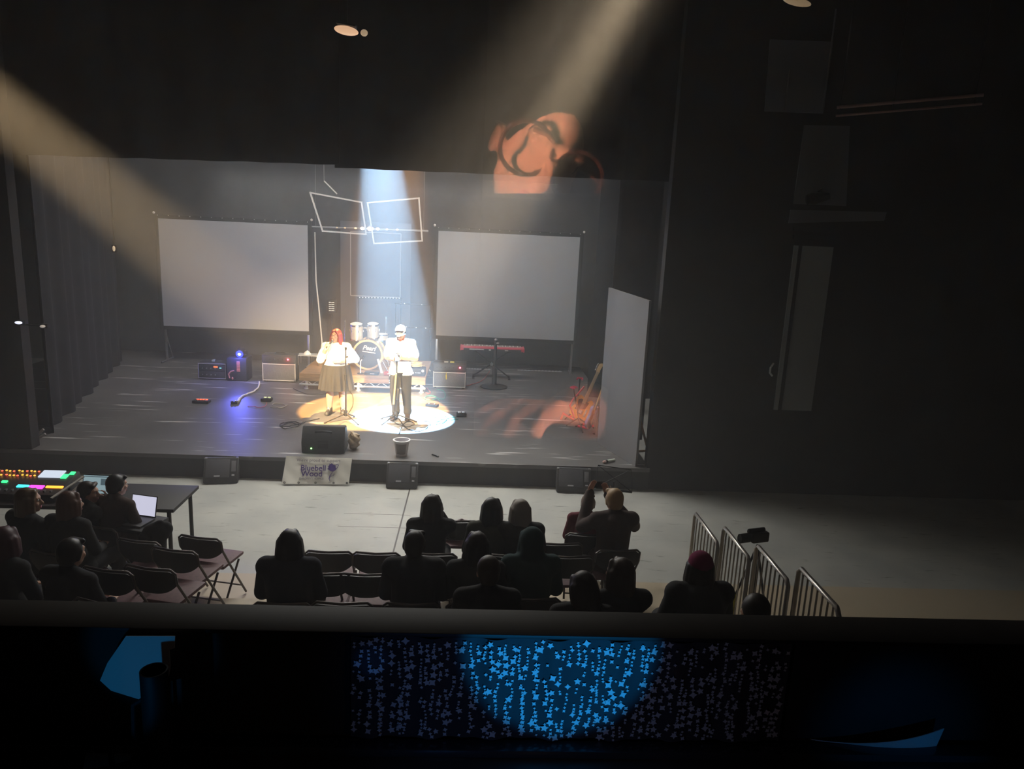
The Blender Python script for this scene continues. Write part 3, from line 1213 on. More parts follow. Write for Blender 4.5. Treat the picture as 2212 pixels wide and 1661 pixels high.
# ---- keyboard on its stand, column stand in front
KBY = 17.0
k0, k1 = P(996, 752, y=KBY), P(1131, 757, y=KBY)
kz = (k0.z + k1.z) / 2
t = thing('stage_keyboard', 'red stage keyboard on a black stand before the right projection screen', 'keyboard', ((k0.x + k1.x) / 2, KBY, kz))
W = (k1.x - k0.x) / 2
KRED = mat('keyboard_red', (0.72, 0.06, 0.10), 0.35)
b = B()
b.box((0, 0.13, 0), (2 * W, 0.34, 0.075), bev=0.012)
part('body', b, KRED, t)
b = B()
b.box((0, -0.043, -0.012), (2 * W - 0.12, 0.012, 0.05))
part('back_panel', b, mat('dark_panel', (0.05, 0.05, 0.05), 0.4), t, smooth=False)
b = B()
b.box((-W * 0.5, -0.051, -0.006), (0.34, 0.005, 0.022))
b.box((-W * 0.08, -0.051, -0.01), (0.05, 0.005, 0.03))
b.box((W * 0.45, -0.051, -0.012), (0.08, 0.005, 0.016))
part('pale_print', b, PALE, t, smooth=False)
b = B()
nk = 52
for k in range(nk):
    x = -W + 0.06 + (2 * W - 0.12) * (k + 0.5) / nk
    b.box((x, 0.225, 0.042), ((2 * W - 0.12) / nk * 0.9, 0.15, 0.018))
part('white_keys', b, mat('ivory_keys', (0.85, 0.83, 0.78), 0.35), t, smooth=False)
b = B()
for k in range(nk - 1):
    if k % 7 in (0, 1, 3, 4, 5):
        b.box((-W + 0.06 + (2 * W - 0.12) * (k + 1) / nk, 0.19, 0.056), (0.013, 0.09, 0.014))
part('black_keys', b, BLACK, t, smooth=False)
for s in (-1, 1):
    b = B()
    b.box((s * (W + 0.006), 0.13, 0.0), (0.03, 0.35, 0.09), bev=0.01)
    part('end_cheek', b, KRED, t)
t = thing('keyboard_stand', 'black crossed keyboard stand under the red keyboard', 'stand', ((k0.x + k1.x) / 2, KBY + 0.14, Z0))
H = kz - 0.0375 - Z0
for s in (-1, 1):
    b = B()
    b.rod((s * -0.42, s * 0.03, 0.03), (s * 0.42, s * 0.03, H - 0.02), 0.018)
    b.box((s * 0.42, 0, H - 0.011), (0.05, 0.36, 0.02), bev=0.004)
    b.box((s * -0.42, 0, 0.015), (0.05, 0.42, 0.028), bev=0.004)
    part('leg_frame', b, BLACK, t)
b = B()
b.rod((0, -0.06, H / 2), (0, 0.06, H / 2), 0.035)
part('hinge', b, STEEL, t)
c = P(1067, 836, z=Z0)
t = thing('column_stand', 'black column stand standing in front of the red keyboard', 'stand', (c.x, c.y, Z0))
H = P(1066, 735, y=c.y).z - Z0
b = B()
b.rod((0, 0, 0.04), (0, 0, H * 0.42), 0.055)
part('lower_column', b, BLACK, t)
b = B()
b.rod((0, 0, H * 0.42), (0, 0, H), 0.032)
part('upper_column', b, BLACK, t)
b = B()
b.lathe([(0.30, 0), (0.30, 0.02), (0.09, 0.05), (0.055, 0.07)], seg=28)
part('base', b, BLACK, t)
b = B()
b.rod((0.02, -0.02, H - 0.06), (0.07, -0.05, H - 0.05), 0.018)
b.ball((0, 0, H + 0.01), 0.034, 12)
part('clamp', b, STEEL, t)

# ---- grey flat at the right front
p0, p1 = P(1372, 1008, z=Z0), P(1290, 957, z=Z0)
d = p1 - p0
fz = P(1408, 650, y=p0.y).z - Z0
fz2 = P(1315, 621, y=p1.y).z - Z0
t = thing('grey_flat', 'tall plain grey flat standing at the right front of the stage', 'scenery', p0)
b = B()
th = V((d.y, -d.x, 0)).normalized() * 0.04
vs_ = []
for q, z in ((V((0, 0, 0)), fz), (d, fz2)):
    for s in (0, 1):
        vs_.append([b.bm.verts.new(q + th * s), b.bm.verts.new(q + th * s + V((0, 0, z)))])
A, A2, C, C2 = vs_
for f in ((A[0], C[0], C[1], A[1]), (A2[0], A2[1], C2[1], C2[0]), (A[1], C[1], C2[1], A2[1]), (A[0], A2[0], C2[0], C[0]), (A[0], A[1], A2[1], A2[0]), (C[0], C2[0], C2[1], C[1])):
    b.bm.faces.new(f)
part('panel', b, mat('grey_flat_paint', (0.20, 0.195, 0.20), 0.8, noise=0.06, nscale=2), t, smooth=False)
b = B()
m_ = d * 0.5 + th * 1.2
b.rod(m_ + V((0, 0, 0.02)), m_ + th * 14 + V((0, 0, 0.02)), 0.02)
b.rod(m_ + V((0, 0, fz * 0.6)), m_ + th * 14 + V((0, 0, 0.03)), 0.02)
part('brace', b, PLY, t)

# ================================================================ smaller things on and by the stage
def mic_stand(label, px, pytop, pybase, legs, extra=None, tilt=(0, 0)):
    c = P(px, pybase, z=Z0)
    t = thing('microphone_stand', label, 'microphone stand', c)
    h = P(px, pytop, y=c.y).z - Z0
    top = V((tilt[0], tilt[1], h))
    b = B()
    b.rod((0, 0, 0.13), top * 0.62, 0.016)
    part('lower_pole', b, BLACK, t)
    b = B()
    b.rod(top * 0.60, top, 0.011)
    part('upper_pole', b, BLACK, t)
    b = B()
    b.rod(top * 0.58, top * 0.66, 0.024)
    part('clutch', b, BLACK, t)
    b = B()
    b.rod((0, 0, 0.09), (0, 0, 0.19), 0.030)
    part('hub', b, BLACK, t)
    for a, L in legs:
        b = B()
        e = V((L * math.cos(a), L * math.sin(a), 0.014))
        b.rod((0, 0, 0.14), e, 0.013)
        lo = part('leg', b, BLACK, t)
        b = B()
        b.cap(e - V((0.03 * math.cos(a), 0.03 * math.sin(a), -0.005)), e, 0.014)
        part('rubber_foot', b, RUBBER, lo)
    b = B()
    b.rod(top, top + V((0, 0.0, 0.05)), 0.018, 0.023)
    part('clip', b, BLACK, t)
    return t, h


t, h = mic_stand('black tripod microphone stand in front of the singer in the skirt', 747, 756, 909, ((-2.55, 0.40), (-0.75, 0.36), (1.2, 0.30)))
t, h = mic_stand('black tripod microphone stand in front of the capped singer', 856, 768, 911, ((-2.3, 0.34), (0.05, 0.36), (2.7, 0.32)))
b = B()
b.rod((-0.01, -0.04, h * 0.74), (-0.045, -0.07, h * 0.28), 0.017)
part('hanging_tube', b, mat('brass_bar', (0.7, 0.55, 0.25), 0.35, 0.7), t, label='pale brass coloured tube')
b = B()
b.cap((0.03, -0.03, h * 0.50), (0.025, -0.035, h * 0.36), 0.03)
part('black_holder', b, BLACK, t)


def wedge(label, px, py, w, h, d, rz, back=False, y=None):
    c = P(px, py, z=(Z0 if py < 985 else 0.003))
    t = thing('monitor_speaker', label, 'speaker', (c.x, c.y, Z0 if py < 985 else 0.003), rz)
    X = M(((0, 0, 1, -w / 2), (1, 0, 0, 0), (0, 1, 0, 0), (0, 0, 0, 1)))
    CAB = mat('black_speaker_paint', (0.055, 0.055, 0.058), 0.55, noise=0.15, nscale=30)
    if back:
        prof = [(0, 0), (-0.02, h * 0.45), (0.10, h), (0.22, h), (d, h * 0.28), (d, 0)]
    else:
        prof = [(0, 0), (0, 0.07), (d * 0.58, h), (d * 0.80, h), (d, h * 0.62), (d, 0)]
    b = B()
    b.prism(prof, w, X)
    bmesh.ops.bevel(b.bm, geom=list(b.bm.edges), offset=0.010, segments=2, affect='EDGES')
    part('cabinet', b, CAB, t)
    if back:
        b = B()
        b.tube([(-0.12, 0.052, h * 0.80), (-0.10, 0.03, h * 0.83), (0, 0.022, h * 0.86), (0.10, 0.03, h * 0.83), (0.12, 0.052, h * 0.80)], 0.016, 8)
        part('handle', b, BLACK, t)
        b = B()
        b.box((0.0, -0.012, h * 0.35), (0.16, 0.012, h * 0.3), bev=0.004)
        part('connector_plate', b, BLACK, t)
        b = B()
        b.ball((-w * 0.27, -0.020, h * 0.20), 0.012, 8)
        part('indicator_lamp', b, mat('green_lamp', (0, 0.3, 0), 0.4, emit=(0.3, 1.0, 0.2), es=6), t, label='tiny green lamp')
    else:
        sl = math.atan2(h - 0.07, d * 0.58)
        n = V((0, -math.sin(sl), math.cos(sl)))
        mid = V((0, d * 0.29, (h + 0.07) / 2)) + n * 0.008
        R_ = M.Rotation(sl, 4, 'X')
        ln = math.hypot(h - 0.07, d * 0.58)
        b = B()
        b.box((-w * 0.09, mid.y, mid.z), (w * 0.70, ln * 0.86, 0.016), R_, bev=0.006)
        part('grille', b, mat('dark_mesh', (0.075, 0.075, 0.085), 0.5, noise=0.2, nscale=150), t, label='dark metal grille')
        b = B()
        b.box((w * 0.37, mid.y + ln * 0.10 * math.cos(sl), mid.z + ln * 0.10 * math.sin(sl)), (w * 0.13, ln * 0.5, 0.018), R_, bev=0.004)
        part('horn', b, mat('grey_plastic', (0.16, 0.16, 0.17), 0.4), t)
        for (x, k) in ((-w * 0.10, -0.36), (w * 0.37, -0.33)):
            b = B()
            b.box((x, mid.y + ln * k * math.cos(sl) + n.y * 0.01, mid.z + ln * k * math.sin(sl) + n.z * 0.01), (w * (0.17 if x < 0 else 0.08), ln * 0.07, 0.006), R_)
            part('badge', b, mat('silver_badge', (0.6, 0.62, 0.65), 0.3, 0.5), t, label='small silver badge')
        for s in (-1, 1):
            b = B()
            b.box((s * (w / 2 - 0.02), d * 0.58 + 0.01, h - 0.004), (0.035, 0.03, 0.022), bev=0.005)
            part('corner', b, STEEL, t)
    return t


wedge('large black monitor speaker on the stage edge with its back to the audience', 698, 979, 0.65, 0.40, 0.42, 0.03, back=True)
wedge('black floor monitor on the auditorium floor left of the banner', 476, 1045, 0.48, 0.34, 0.31, 0.16)
wedge('black floor monitor below the white bucket', 867, 1056, 0.46, 0.35, 0.26, 0.0)
wedge('black floor monitor at the right end of the stage front', 1239, 1065, 0.52, 0.34, 0.25, -0.02)

# ---- banner
TL, TR_, BL, BR = P(619, 986, y=FRONT - 0.02), P(761, 990, y=FRONT - 0.02), P(609, 1046, z=0.012), P(754, 1047, z=0.012)
dz = (STAGE + 0.012) - (TL.z + TR_.z) / 2
t = thing('banner', 'white charity banner with purple lettering hung on the stage front', 'banner', (TL + TR_ + BL + BR) / 4)
ce = V(t.location)
VINYL = mat('white_vinyl', (0.80, 0.78, 0.72), 0.35)


def ban(u, v, off=0.0):
    p = (BL * (1 - u) + BR * u) * (1 - v) + (TL * (1 - u) + TR_ * u) * v
    wv = 0.005 * math.sin(u * 21 + v * 5) * math.sin(v * 4 + 1) + 0.010 * math.sin(u * 9) * (1 - v) ** 3 + 0.012 * math.sin(u * 5 + 1) * v ** 6
    n = (TR_ - TL).cross(TL - BL).normalized()
    return p - ce + n * (wv + off)


b = B()
b.sheet(lambda u, v: ban(u, v, 0.02), 40, 18, 0.004)
sh = part('sheet', b, VINYL, t)
ux = ((TR_ + BR) - (TL + BL)).normalized()
uy = ((TL + TR_) - (BL + BR))
uy = (uy - ux * uy.dot(ux)).normalized()
un = ux.cross(uy)


def bm_at(u, v):
    p = (BL * (1 - u) + BR * u) * (1 - v) + (TL * (1 - u) + TR_ * u) * v - ce + un * 0.034
    return M(((ux.x, uy.x, un.x, p.x), (ux.y, uy.y, un.y, p.y), (ux.z, uy.z, un.z, p.z), (0, 0, 0, 1)))


PURPLE = mat('purple_print', (0.06, 0.025, 0.20), 0.5)
GREYP = mat('grey_print', (0.25, 0.22, 0.25), 0.5)
text('slogan', "We're proud to support", 0.062, GREYP, sh, bm_at(0.50, 0.875), bold=0.0005, depth=0.001, sx=1.05)
text('name_lettering', 'Bluebell', 0.118, PURPLE, sh, bm_at(0.435, 0.585), bold=0.0012, depth=0.001)
text('name_lettering', 'Wood', 0.118, PURPLE, sh, bm_at(0.425, 0.375), bold=0.0012, depth=0.001)
text('small_lettering', "CHILDREN'S HOSPICE", 0.036, GREYP, sh, bm_at(0.43, 0.205), bold=0.0006, depth=0.001, sx=1.02)
b = B()
Fm = bm_at(0.715, 0.585)
pet = [(-0.055, 0.035), (-0.035, 0.055), (-0.045, 0.075), (-0.02, 0.065), (-0.005, 0.082), (0.02, 0.055), (0.045, 0.05), (0.055, 0.02), (0.07, -0.005), (0.05, -0.03), (0.02, -0.045), (-0.015, -0.04), (-0.04, -0.02), (-0.07, -0.008), (-0.05, 0.01)]
b.prism(pet, 0.001, Fm)
b.tube([Fm @ V(p) for p in ((0.02, -0.04, 0), (0.0, -0.08, 0), (-0.022, -0.11, 0), (-0.03, -0.15, 0), (-0.018, -0.185, 0))], 0.005, 6, rads=[0.003, 0.004, 0.006, 0.007, 0.003])
b.tube([Fm @ V(p) for p in ((-0.03, -0.14, 0), (0.0, -0.115, 0), (0.03, -0.10, 0), (0.045, -0.075, 0))], 0.003, 6)
b.tube([Fm @ V(p) for p in ((0.05, 0.03, 0), (0.06, 0.062, 0), (0.085, 0.07, 0), (0.095, 0.05, 0), (0.085, 0.02, 0), (0.065, 0.0, 0))], 0.004, 6)
part('flower_emblem', b, PURPLE, sh, smooth=False)
for u in (0.04, 0.25, 0.5, 0.77, 0.97):
    b = B()
    b.lathe([(0.006, 0), (0.016, 0), (0.016, 0.003), (0.006, 0.003)], bm_at(u, 0.05), 14, closed=True)
    part('eyelet', b, mat('dark_eyelet', (0.08, 0.08, 0.08), 0.4, 0.6), sh)

# ---- bucket
c = P(866, 987, z=Z0)
t = thing('bucket', 'white collecting bucket on the stage edge', 'bucket', (c.x, c.y + 0.09, Z0))
b = B()
b.lathe([(0.0, 0.0), (0.088, 0.0), (0.118, 0.24), (0.112, 0.24), (0.083, 0.008), (0.0, 0.008)], seg=32)
part('pail', b, mat('white_plastic', (0.62, 0.6, 0.62), 0.4), t)
b = B()
b.lathe([(0.112, 0.235), (0.135, 0.235), (0.138, 0.245), (0.135, 0.252), (0.112, 0.252)], seg=32, closed=True)
part('rim', b, mat('white_plastic_rim', (0.85, 0.85, 0.87), 0.4), t)
b = B()
b.lathe([(0.0, 0.17), (0.098, 0.17), (0.098, 0.18), (0.0, 0.19)], seg=24)
part('contents', b, mat('white_paper', (0.8, 0.79, 0.85), 0.7), t, label='white paper inside')
b = B()
for k in range(12):
    a0 = -PI / 2 - 0.75 + 1.5 * k / 12
    a1 = -PI / 2 - 0.75 + 1.5 * (k + 1) / 12
    q = [V((r * math.cos(a), r * math.sin(a), z)) for (a, r, z) in ((a0, 0.0955, 0.04), (a1, 0.0955, 0.04), (a1, 0.1165, 0.205), (a0, 0.1165, 0.205))]
    b.bm.faces.new([b.bm.verts.new(v) for v in q])
part('label', b, mat('grey_label', (0.30, 0.27, 0.27), 0.6), t, label='grey printed label')

# ---- bag beside the monitor
c = P(757, 979, z=Z0)
b = B()
b.ball((0, 0.08, 0.12), (0.09, 0.09, 0.125), 14)
b.ball((0.03, 0.05, 0.22), (0.06, 0.05, 0.06), 12)
b.ball((-0.03, 0.10, 0.24), (0.05, 0.04, 0.07), 12)
b.cap((0.06, 0.06, 0.1), (0.09, 0.05, 0.25), 0.03, 0.015)
b.cap((-0.06, 0.04, 0.15), (-0.05, 0.02, 0.28), 0.03, 0.012)
me = blob_mesh(b, 0.012, 2)
for v in me.vertices:
    v.co += V((0.012 * math.sin(v.co.z * 60 + v.co.x * 40), 0.012 * math.sin(v.co.z * 45 + v.co.x * 55), 0))
    v.co.z = max(0.0, v.co.z)
me.materials.append(mat('crumpled_paper', (0.55, 0.42, 0.28), 0.7, noise=0.3, nscale=14))
o = link('paper_bag', me)
o.location = c + V((0.02, 0.12, 0))
o['label'] = 'crumpled brown paper bag beside the large stage monitor'
o['category'] = 'bag'
# bottle-like pen and torch
p = P(940, 985, z=Z0)
t = thing('marker_pen', 'dark marker pen lying near the stage edge right of the bucket', 'pen', p + V((0, 0, 0.012)))
b = B()
b.rod((-0.05, 0.04, 0), (0.03, -0.03, 0), 0.011)
part('barrel', b, BLACK, t)
b = B()
b.rod((0.03, -0.03, 0), (0.055, -0.055, 0), 0.012)
part('pen_cap', b, mat('grey_plastic', (0.16, 0.16, 0.17), 0.4), t)
p = P(1316, 1000, z=Z0)
t = thing('hand_torch', 'white and pink torch shaped object lying at the foot of the grey flat', 'torch', p + V((-0.02, 0.03, 0.024)))
b = B()
b.rod((-0.01, -0.02, 0), (0.12, 0.06, 0), 0.023)
part('tube', b, mat('pale_green_white', (0.75, 0.8, 0.72), 0.5), t, label='white tube')
b = B()
b.rod((-0.03, -0.03, 0), (-0.01, -0.02, 0), 0.024)
part('band', b, BLACK, t)
b = B()
b.cap((-0.05, -0.045, 0), (-0.07, -0.055, 0), 0.022)
part('tip', b, mat('pink_plastic', (0.75, 0.45, 0.38), 0.5), t, label='pink tip')

# ---- pedals on the floor
def pedal(label, px, py, w, d, h, m, lights=None, rz=0.0):
    p = P(px, py, z=Z0)
    t = thing('effects_pedal', label, 'pedal', p, rz)
    b = B()
    b.box((0, d / 2, h / 2), (w, d, h), bev=0.008)
    part('case', b, m, t)
    for k in range(2):
        b = B()
        x = (-0.25 + 0.5 * k) * w
        b.rod((x, d * 0.3, h), (x, d * 0.3, h + 0.018), 0.014)
        part('foot_switch', b, STEEL, t)
    if lights:
        for k in range(lights[0]):
            b = B()
            b.box((-w * 0.38 + w * 0.76 * (k + 0.5) / lights[0], d * 0.75, h + 0.004), (w * 0.5 / lights[0], 0.03, 0.01))
            part('lit_display', b, lights[1], t)
    return t


ORANGE_L = mat('orange_display', (0.3, 0.05, 0), 0.5)
pedal('floor pedal board with a row of glowing red lights at the left of the stage', 432, 872, 0.30, 0.16, 0.05, BLACK, (4, mat('red_display', (0.3, 0.02, 0), 0.5, emit=(1, 0.10, 0.04), es=3.0)))
pedal('dark pedal with pale green lit displays near the white cable', 574, 868, 0.20, 0.14, 0.06, BLACK, (2, mat('green_display', (0.3, 0.3, 0.1), 0.5, emit=(0.85, 0.95, 0.45), es=1.6)))
pedal('dark rocker pedal lying in the amber light right of the singers', 931, 879, 0.24, 0.12, 0.05, BLACK, None, -0.35)
pedal('dark pedal with a bright top right of the white pool of light', 997, 901, 0.19, 0.13, 0.07, BLACK, (2, mat('white_display', (0.6, 0.6, 0.6), 0.5, emit=(0.9, 0.95, 1.0), es=0.8)), 0.1)
pedal('small black pedal by the end of the white cable', 506, 873, 0.11, 0.10, 0.045, BLACK, None, 0.4)


# ---- cables
def cable(label, pts, r, m, cat='cable', sub=6):
    w = [P(x, y, z=Z0) + V((0, 0, r)) for x, y in pts]
    out = []
    n = len(w)
    for i in range(n - 1):
        p0, p1, p2, p3 = w[max(i - 1, 0)], w[i], w[i + 1], w[min(i + 2, n - 1)]
        for k in range(sub):
            s = k / sub
            out.append(0.5 * ((2 * p1) + (p2 - p0) * s + (2 * p0 - 5 * p1 + 4 * p2 - p3) * s * s + (3 * p1 - p0 - 3 * p2 + p3) * s ** 3))
    out.append(w[-1])
    for k, q in enumerate(out):
        q.z = Z0 + r + 0.002 * (k % 7)
    b = B()
    b.tube(out, r, 6)
    return solo('cable', b, m, label, cat, group=None)


WCAB = mat('white_cable', (0.75, 0.72, 0.68), 0.5)
GCAB = mat('green_cable', (0.06, 0.30, 0.20), 0.5)
RCAB = mat('red_cable', (0.55, 0.12, 0.10), 0.5)
o = cable('white extension cable curving from the left amplifier to a socket', [(560, 826), (559, 836), (553, 844), (540, 851), (526, 856), (518, 863)], 0.016, WCAB)
b = B()
p, q = P(518, 863, z=Z0), P(513, 872, z=Z0)
b.rod(p + V((0, 0, 0.028)), q + V((0, 0, 0.028)), 0.027)
part('socket_end', b, WCAB, o, label='white socket block')
cable('thin red cable lying in front of the small green lit pedal', [(535, 878), (552, 880), (566, 881), (575, 876), (576, 870)], 0.006, RCAB)
cable('grey cable loop right of the small green lit pedal', [(584, 880), (600, 881), (617, 879), (612, 874), (596, 872), (588, 876), (606, 882), (622, 876)], 0.007, mat('grey_cable', (0.3, 0.3, 0.3), 0.5))
cable('dark cable coil lying left behind the large stage monitor', [(690, 905), (660, 913), (634, 920), (610, 923), (605, 918), (622, 913), (645, 914), (644, 921), (620, 927), (607, 922), (625, 915), (648, 918), (655, 912)], 0.007, BLACK)
cable('thin dark cable running along the floor in front of the riser', [(634, 840), (655, 850), (680, 853), (720, 850)], 0.006, BLACK)
cable('green cable running from the right amplifier across the amber light', [(944, 842), (958, 846), (962, 856), (956, 864), (940, 858), (925, 856), (918, 862), (930, 866), (945, 863), (950, 868)], 0.008, GCAB)
cable('green cable loops left of the bright topped pedal', [(985, 902), (972, 904), (955, 908), (942, 914), (946, 918), (960, 912), (965, 902), (950, 895), (938, 898), (945, 905), (960, 907), (975, 909), (990, 906)], 0.008, GCAB)
cable('black cable looped over the white pool of light', [(862, 906), (874, 922), (890, 931), (912, 932), (925, 922), (930, 917), (925, 911), (915, 912)], 0.007, BLACK)
cable('black cable curling under the mic stand before the capped singer', [(839, 893), (838, 902), (850, 912), (866, 920), (885, 922), (895, 916), (880, 912), (868, 922), (862, 940)], 0.007, BLACK)
cable('thin black cable beside the first mic stand', [(756, 846), (762, 856), (763, 868), (761, 880), (752, 894)], 0.005, BLACK)
cable('red cable hanging behind the right end of the riser', [(922, 838), (925, 843), (930, 848), (926, 852), (920, 849)], 0.007, RCAB)
cable('red cable on the floor beside the black column stand', [(1058, 802), (1050, 814), (1040, 824), (1024, 830), (1008, 834)], 0.008, RCAB)

# ---- guitars on stands by the grey flat
def guitar(label, foot, top, body_m, guard_m, yaw, scale=1.0):
    """foot, top: world points of body end and head"""
    foot, top = V(foot), V(top)
    L = (top - foot).length
    t = thing('electric_guitar', label, 'guitar', foot)
    z = (top - foot).normalized()
    x = V((math.cos(yaw), math.sin(yaw), 0))
    x = (x - z * x.dot(z)).normalized()
    y = z.cross(x)
    mt = M(((x.x, y.x, z.x, 0), (x.y, y.y, z.y, 0), (x.z, y.z, z.z, 0), (0, 0, 0, 1)))
    s = L / 0.98
    out = [(0, 0), (0.09, 0.005), (0.15, 0.05), (0.163, 0.11), (0.145, 0.17), (0.118, 0.21), (0.115, 0.245), (0.135, 0.29), (0.142, 0.33), (0.12, 0.36), (0.085, 0.36), (0.055, 0.32), (0.03, 0.30),
           (-0.03, 0.33), (-0.04, 0.37), (-0.09, 0.385), (-0.13, 0.35), (-0.14, 0.30), (-0.122, 0.25), (-0.12, 0.21), (-0.145, 0.17), (-0.163, 0.11), (-0.15, 0.05), (-0.09, 0.005)]
    pm = mt @ M(((s, 0, 0, 0), (0, 0, s, -0.022 * s), (0, s, 0, 0), (0, 0, 0, 1)))
    b = B()
    b.prism(out, 0.044, pm)
    bmesh.ops.bevel(b.bm, geom=list(b.bm.edges), offset=0.006, segments=2, affect='EDGES')
    part('body', b, body_m, t)
    face = mt @ M(((s, 0, 0, 0), (0, 0, -s, -0.0225 * s), (0, s, 0, 0), (0, 0, 0, 1)))
    b = B()
    b.prism([(0.02, 0.31), (-0.06, 0.33), (-0.10, 0.30), (-0.085, 0.22), (-0.10, 0.14), (-0.05, 0.13), (0.0, 0.17), (0.06, 0.19), (0.08, 0.30), (0.05, 0.31)], 0.003, face)
    part('pickguard', b, guard_m, t)
    b = B()
    b.box(mt @ V((0, -0.027 * s, 0.12 * s)), (0.08 * s, 0.012 * s, 0.07 * s), mt.to_3x3().to_4x4(), bev=0.003)
    part('bridge', b, CHROME, t)
    b = B()
    b.box(mt @ V((0.09 * s, -0.027 * s, 0.13 * s)), (0.025 * s, 0.01 * s, 0.12 * s), mt.to_3x3().to_4x4())
    part('control_plate', b, CHROME, t)
    for k in range(2):
        b = B()
        b.rod(mt @ V((0.09 * s, -0.028 * s, (0.10 + 0.04 * k) * s)), mt @ V((0.09 * s, -0.05 * s, (0.10 + 0.04 * k) * s)), 0.011 * s)
        part('knob', b, CHROME, t)
    MAPLE = mat('maple_neck', (0.70, 0.48, 0.24), 0.4)
    b = B()
    v0 = [mt @ V((sx * 0.028 * s, yy * s, 0.27 * s)) for sx, yy in ((-1, -0.035), (1, -0.035), (1, -0.012), (-1, -0.012))]
    v1 = [mt @ V((sx * 0.022 * s, yy * s, 0.82 * s)) for sx, yy in ((-1, -0.035), (1, -0.035), (1, -0.012), (-1, -0.012))]
    A = [b.bm.verts.new(v) for v in v0]
    C = [b.bm.verts.new(v) for v in v1]
    b.bm.faces.new(A)
    b.bm.faces.new(C)
    for k in range(4):
        b.bm.faces.new((A[k], A[(k + 1) % 4], C[(k + 1) % 4], C[k]))
    nk = part('neck', b, MAPLE, t, smooth=False)
    b = B()
    for k in range(12):
        b.box(mt @ V((0, -0.036 * s, (0.36 + 0.46 * (1 - 0.94 ** (k * 1.6))) * s)), (0.05 * s, 0.003, 0.003), mt.to_3x3().to_4x4())
    fr = part('frets', b, STEEL, nk, smooth=False)
    b = B()
    b.prism([(-0.024, 0.815), (0.024, 0.815), (0.03, 0.84), (0.022, 0.86), (0.035, 0.97), (0.01, 0.985), (-0.03, 0.96), (-0.034, 0.85)], 0.016, mt @ M(((s, 0, 0, 0), (0, 0, s, -0.032 * s), (0, s, 0, 0), (0, 0, 0, 1))))
    hs = part('headstock', b, MAPLE, t)
    for k in range(6):
        b = B()
        b.ball(mt @ V((-0.05 * s, -0.02 * s, (0.85 + 0.021 * k) * s)), (0.013, 0.008, 0.009), 8)
        part('tuning_peg', b, CHROME, hs)
    b = B()
    for k in range(6):
        xx = (-0.02 + 0.008 * k) * s
        b.rod(mt @ V((xx, -0.040 * s, 0.10 * s)), mt @ V((xx * 0.8, -0.038 * s, 0.83 * s)), 0.0012, seg=5)
    st = part('strings', b, STEEL, t, smooth=False)
    st['kind'] = 'stuff'
    return t, mt, s


BUTTER = mat('butterscotch_wood', (0.72, 0.36, 0.06), 0.35, noise=0.15, nscale=5)
BLUEG = mat('blue_guitar_lacquer', (0.12, 0.25, 0.55), 0.3)
REDF = mat('red_foam', (0.75, 0.04, 0.10), 0.7)
f1 = P(1246, 905, z=Z0 + 0.10)
h1 = P(1300, 786, y=f1.y + 0.34)
guitar('butterscotch electric guitar with a black pickguard and maple neck leaning on a stand', f1, h1, BUTTER, BLACK, -0.25)
f2 = P(1268, 925, z=Z0 + 0.10)
h2 = P(1309, 808, y=f2.y + 0.30)
guitar('blue electric guitar seen edge on beside the grey flat', f2, h2, BLUEG, mat('dark_red_guard', (0.10, 0.02, 0.03), 0.4), 1.05)


def guitar_stand(label, foot, head, rz):
    t = thing('guitar_stand', label, 'guitar stand', (foot.x, foot.y, Z0), rz)
    b = B()
    b.rod((0, 0.16, 0.16), (0, 0.32, 0.74), 0.014)
    part('post', b, BLACK, t)
    for s in (-1, 1):
        b = B()
        b.rod((0, 0.17, 0.20), (s * 0.20, -0.05, 0.014), 0.013)
        part('leg', b, BLACK, t)
        b = B()
        b.rod((s * 0.085, 0.12, 0.075), (s * 0.085, -0.07, 0.075), 0.022)
        b.ball((s * 0.085, -0.075, 0.085), 0.028, 10)
        part('padded_arm', b, REDF, t, label='red foam padded arm')
    b = B()
    b.rod((0, 0.17, 0.20), (0, 0.42, 0.014), 0.013)
    part('leg', b, BLACK, t)
    b = B()
    b.box((0, 0.145, 0.075), (0.24, 0.03, 0.03), bev=0.006)
    part('cross_bar', b, BLACK, t)
    b = B()
    b.tube([(-0.05, 0.27, 0.74), (-0.05, 0.35, 0.75), (0.05, 0.35, 0.75), (0.05, 0.27, 0.74)], 0.016, 8)
    part('yoke', b, REDF, t, label='red foam yoke')


guitar_stand('black stand with red foam arms holding the butterscotch guitar', P(1243, 908, z=Z0), None, -0.25)
guitar_stand('black stand with red foam arms holding the blue guitar', P(1266, 930, z=Z0), None, 0.9)
# red strap draped over the butterscotch guitar
t0 = V(f1)
b = B()
a_, c_ = P(1228, 905, y=f1.y - 0.06), P(1238, 872, y=f1.y + 0.0)
b.tube([P(1212, 905, z=Z0 + 0.01), P(1217, 893, y=f1.y - 0.02), P(1226, 899, y=f1.y - 0.10), P(1240, 907, y=f1.y - 0.12)], 0.02, 8)
b.tube([P(1241, 903, y=f1.y - 0.10), P(1237, 890, y=f1.y - 0.08), P(1231, 876, y=f1.y - 0.03), P(1236, 865, y=f1.y + 0.10), P(1262, 835, y=f1.y + 0.20)], 0.018, 8)
solo('guitar_strap', b, mat('red_strap', (0.60, 0.08, 0.10), 0.7), 'red strap hanging across the butterscotch guitar', 'strap')
p, q = P(1291, 880, y=13.05), P(1288, 941, z=Z0)
t = thing('pole_stand', 'silver pole stand beside the blue guitar', 'stand', q)
b = B()
H = P(1290, 878, y=q.y).z - Z0
b.rod((0, 0, 0.03), (0, 0, H), 0.022)
part('pole', b, mat('dark_steel', (0.25, 0.25, 0.26), 0.3, 0.9), t)
b = B()
b.rod((0, 0, 0), (0, 0, 0.03), 0.07)
part('base', b, CHROME, t)
b = B()
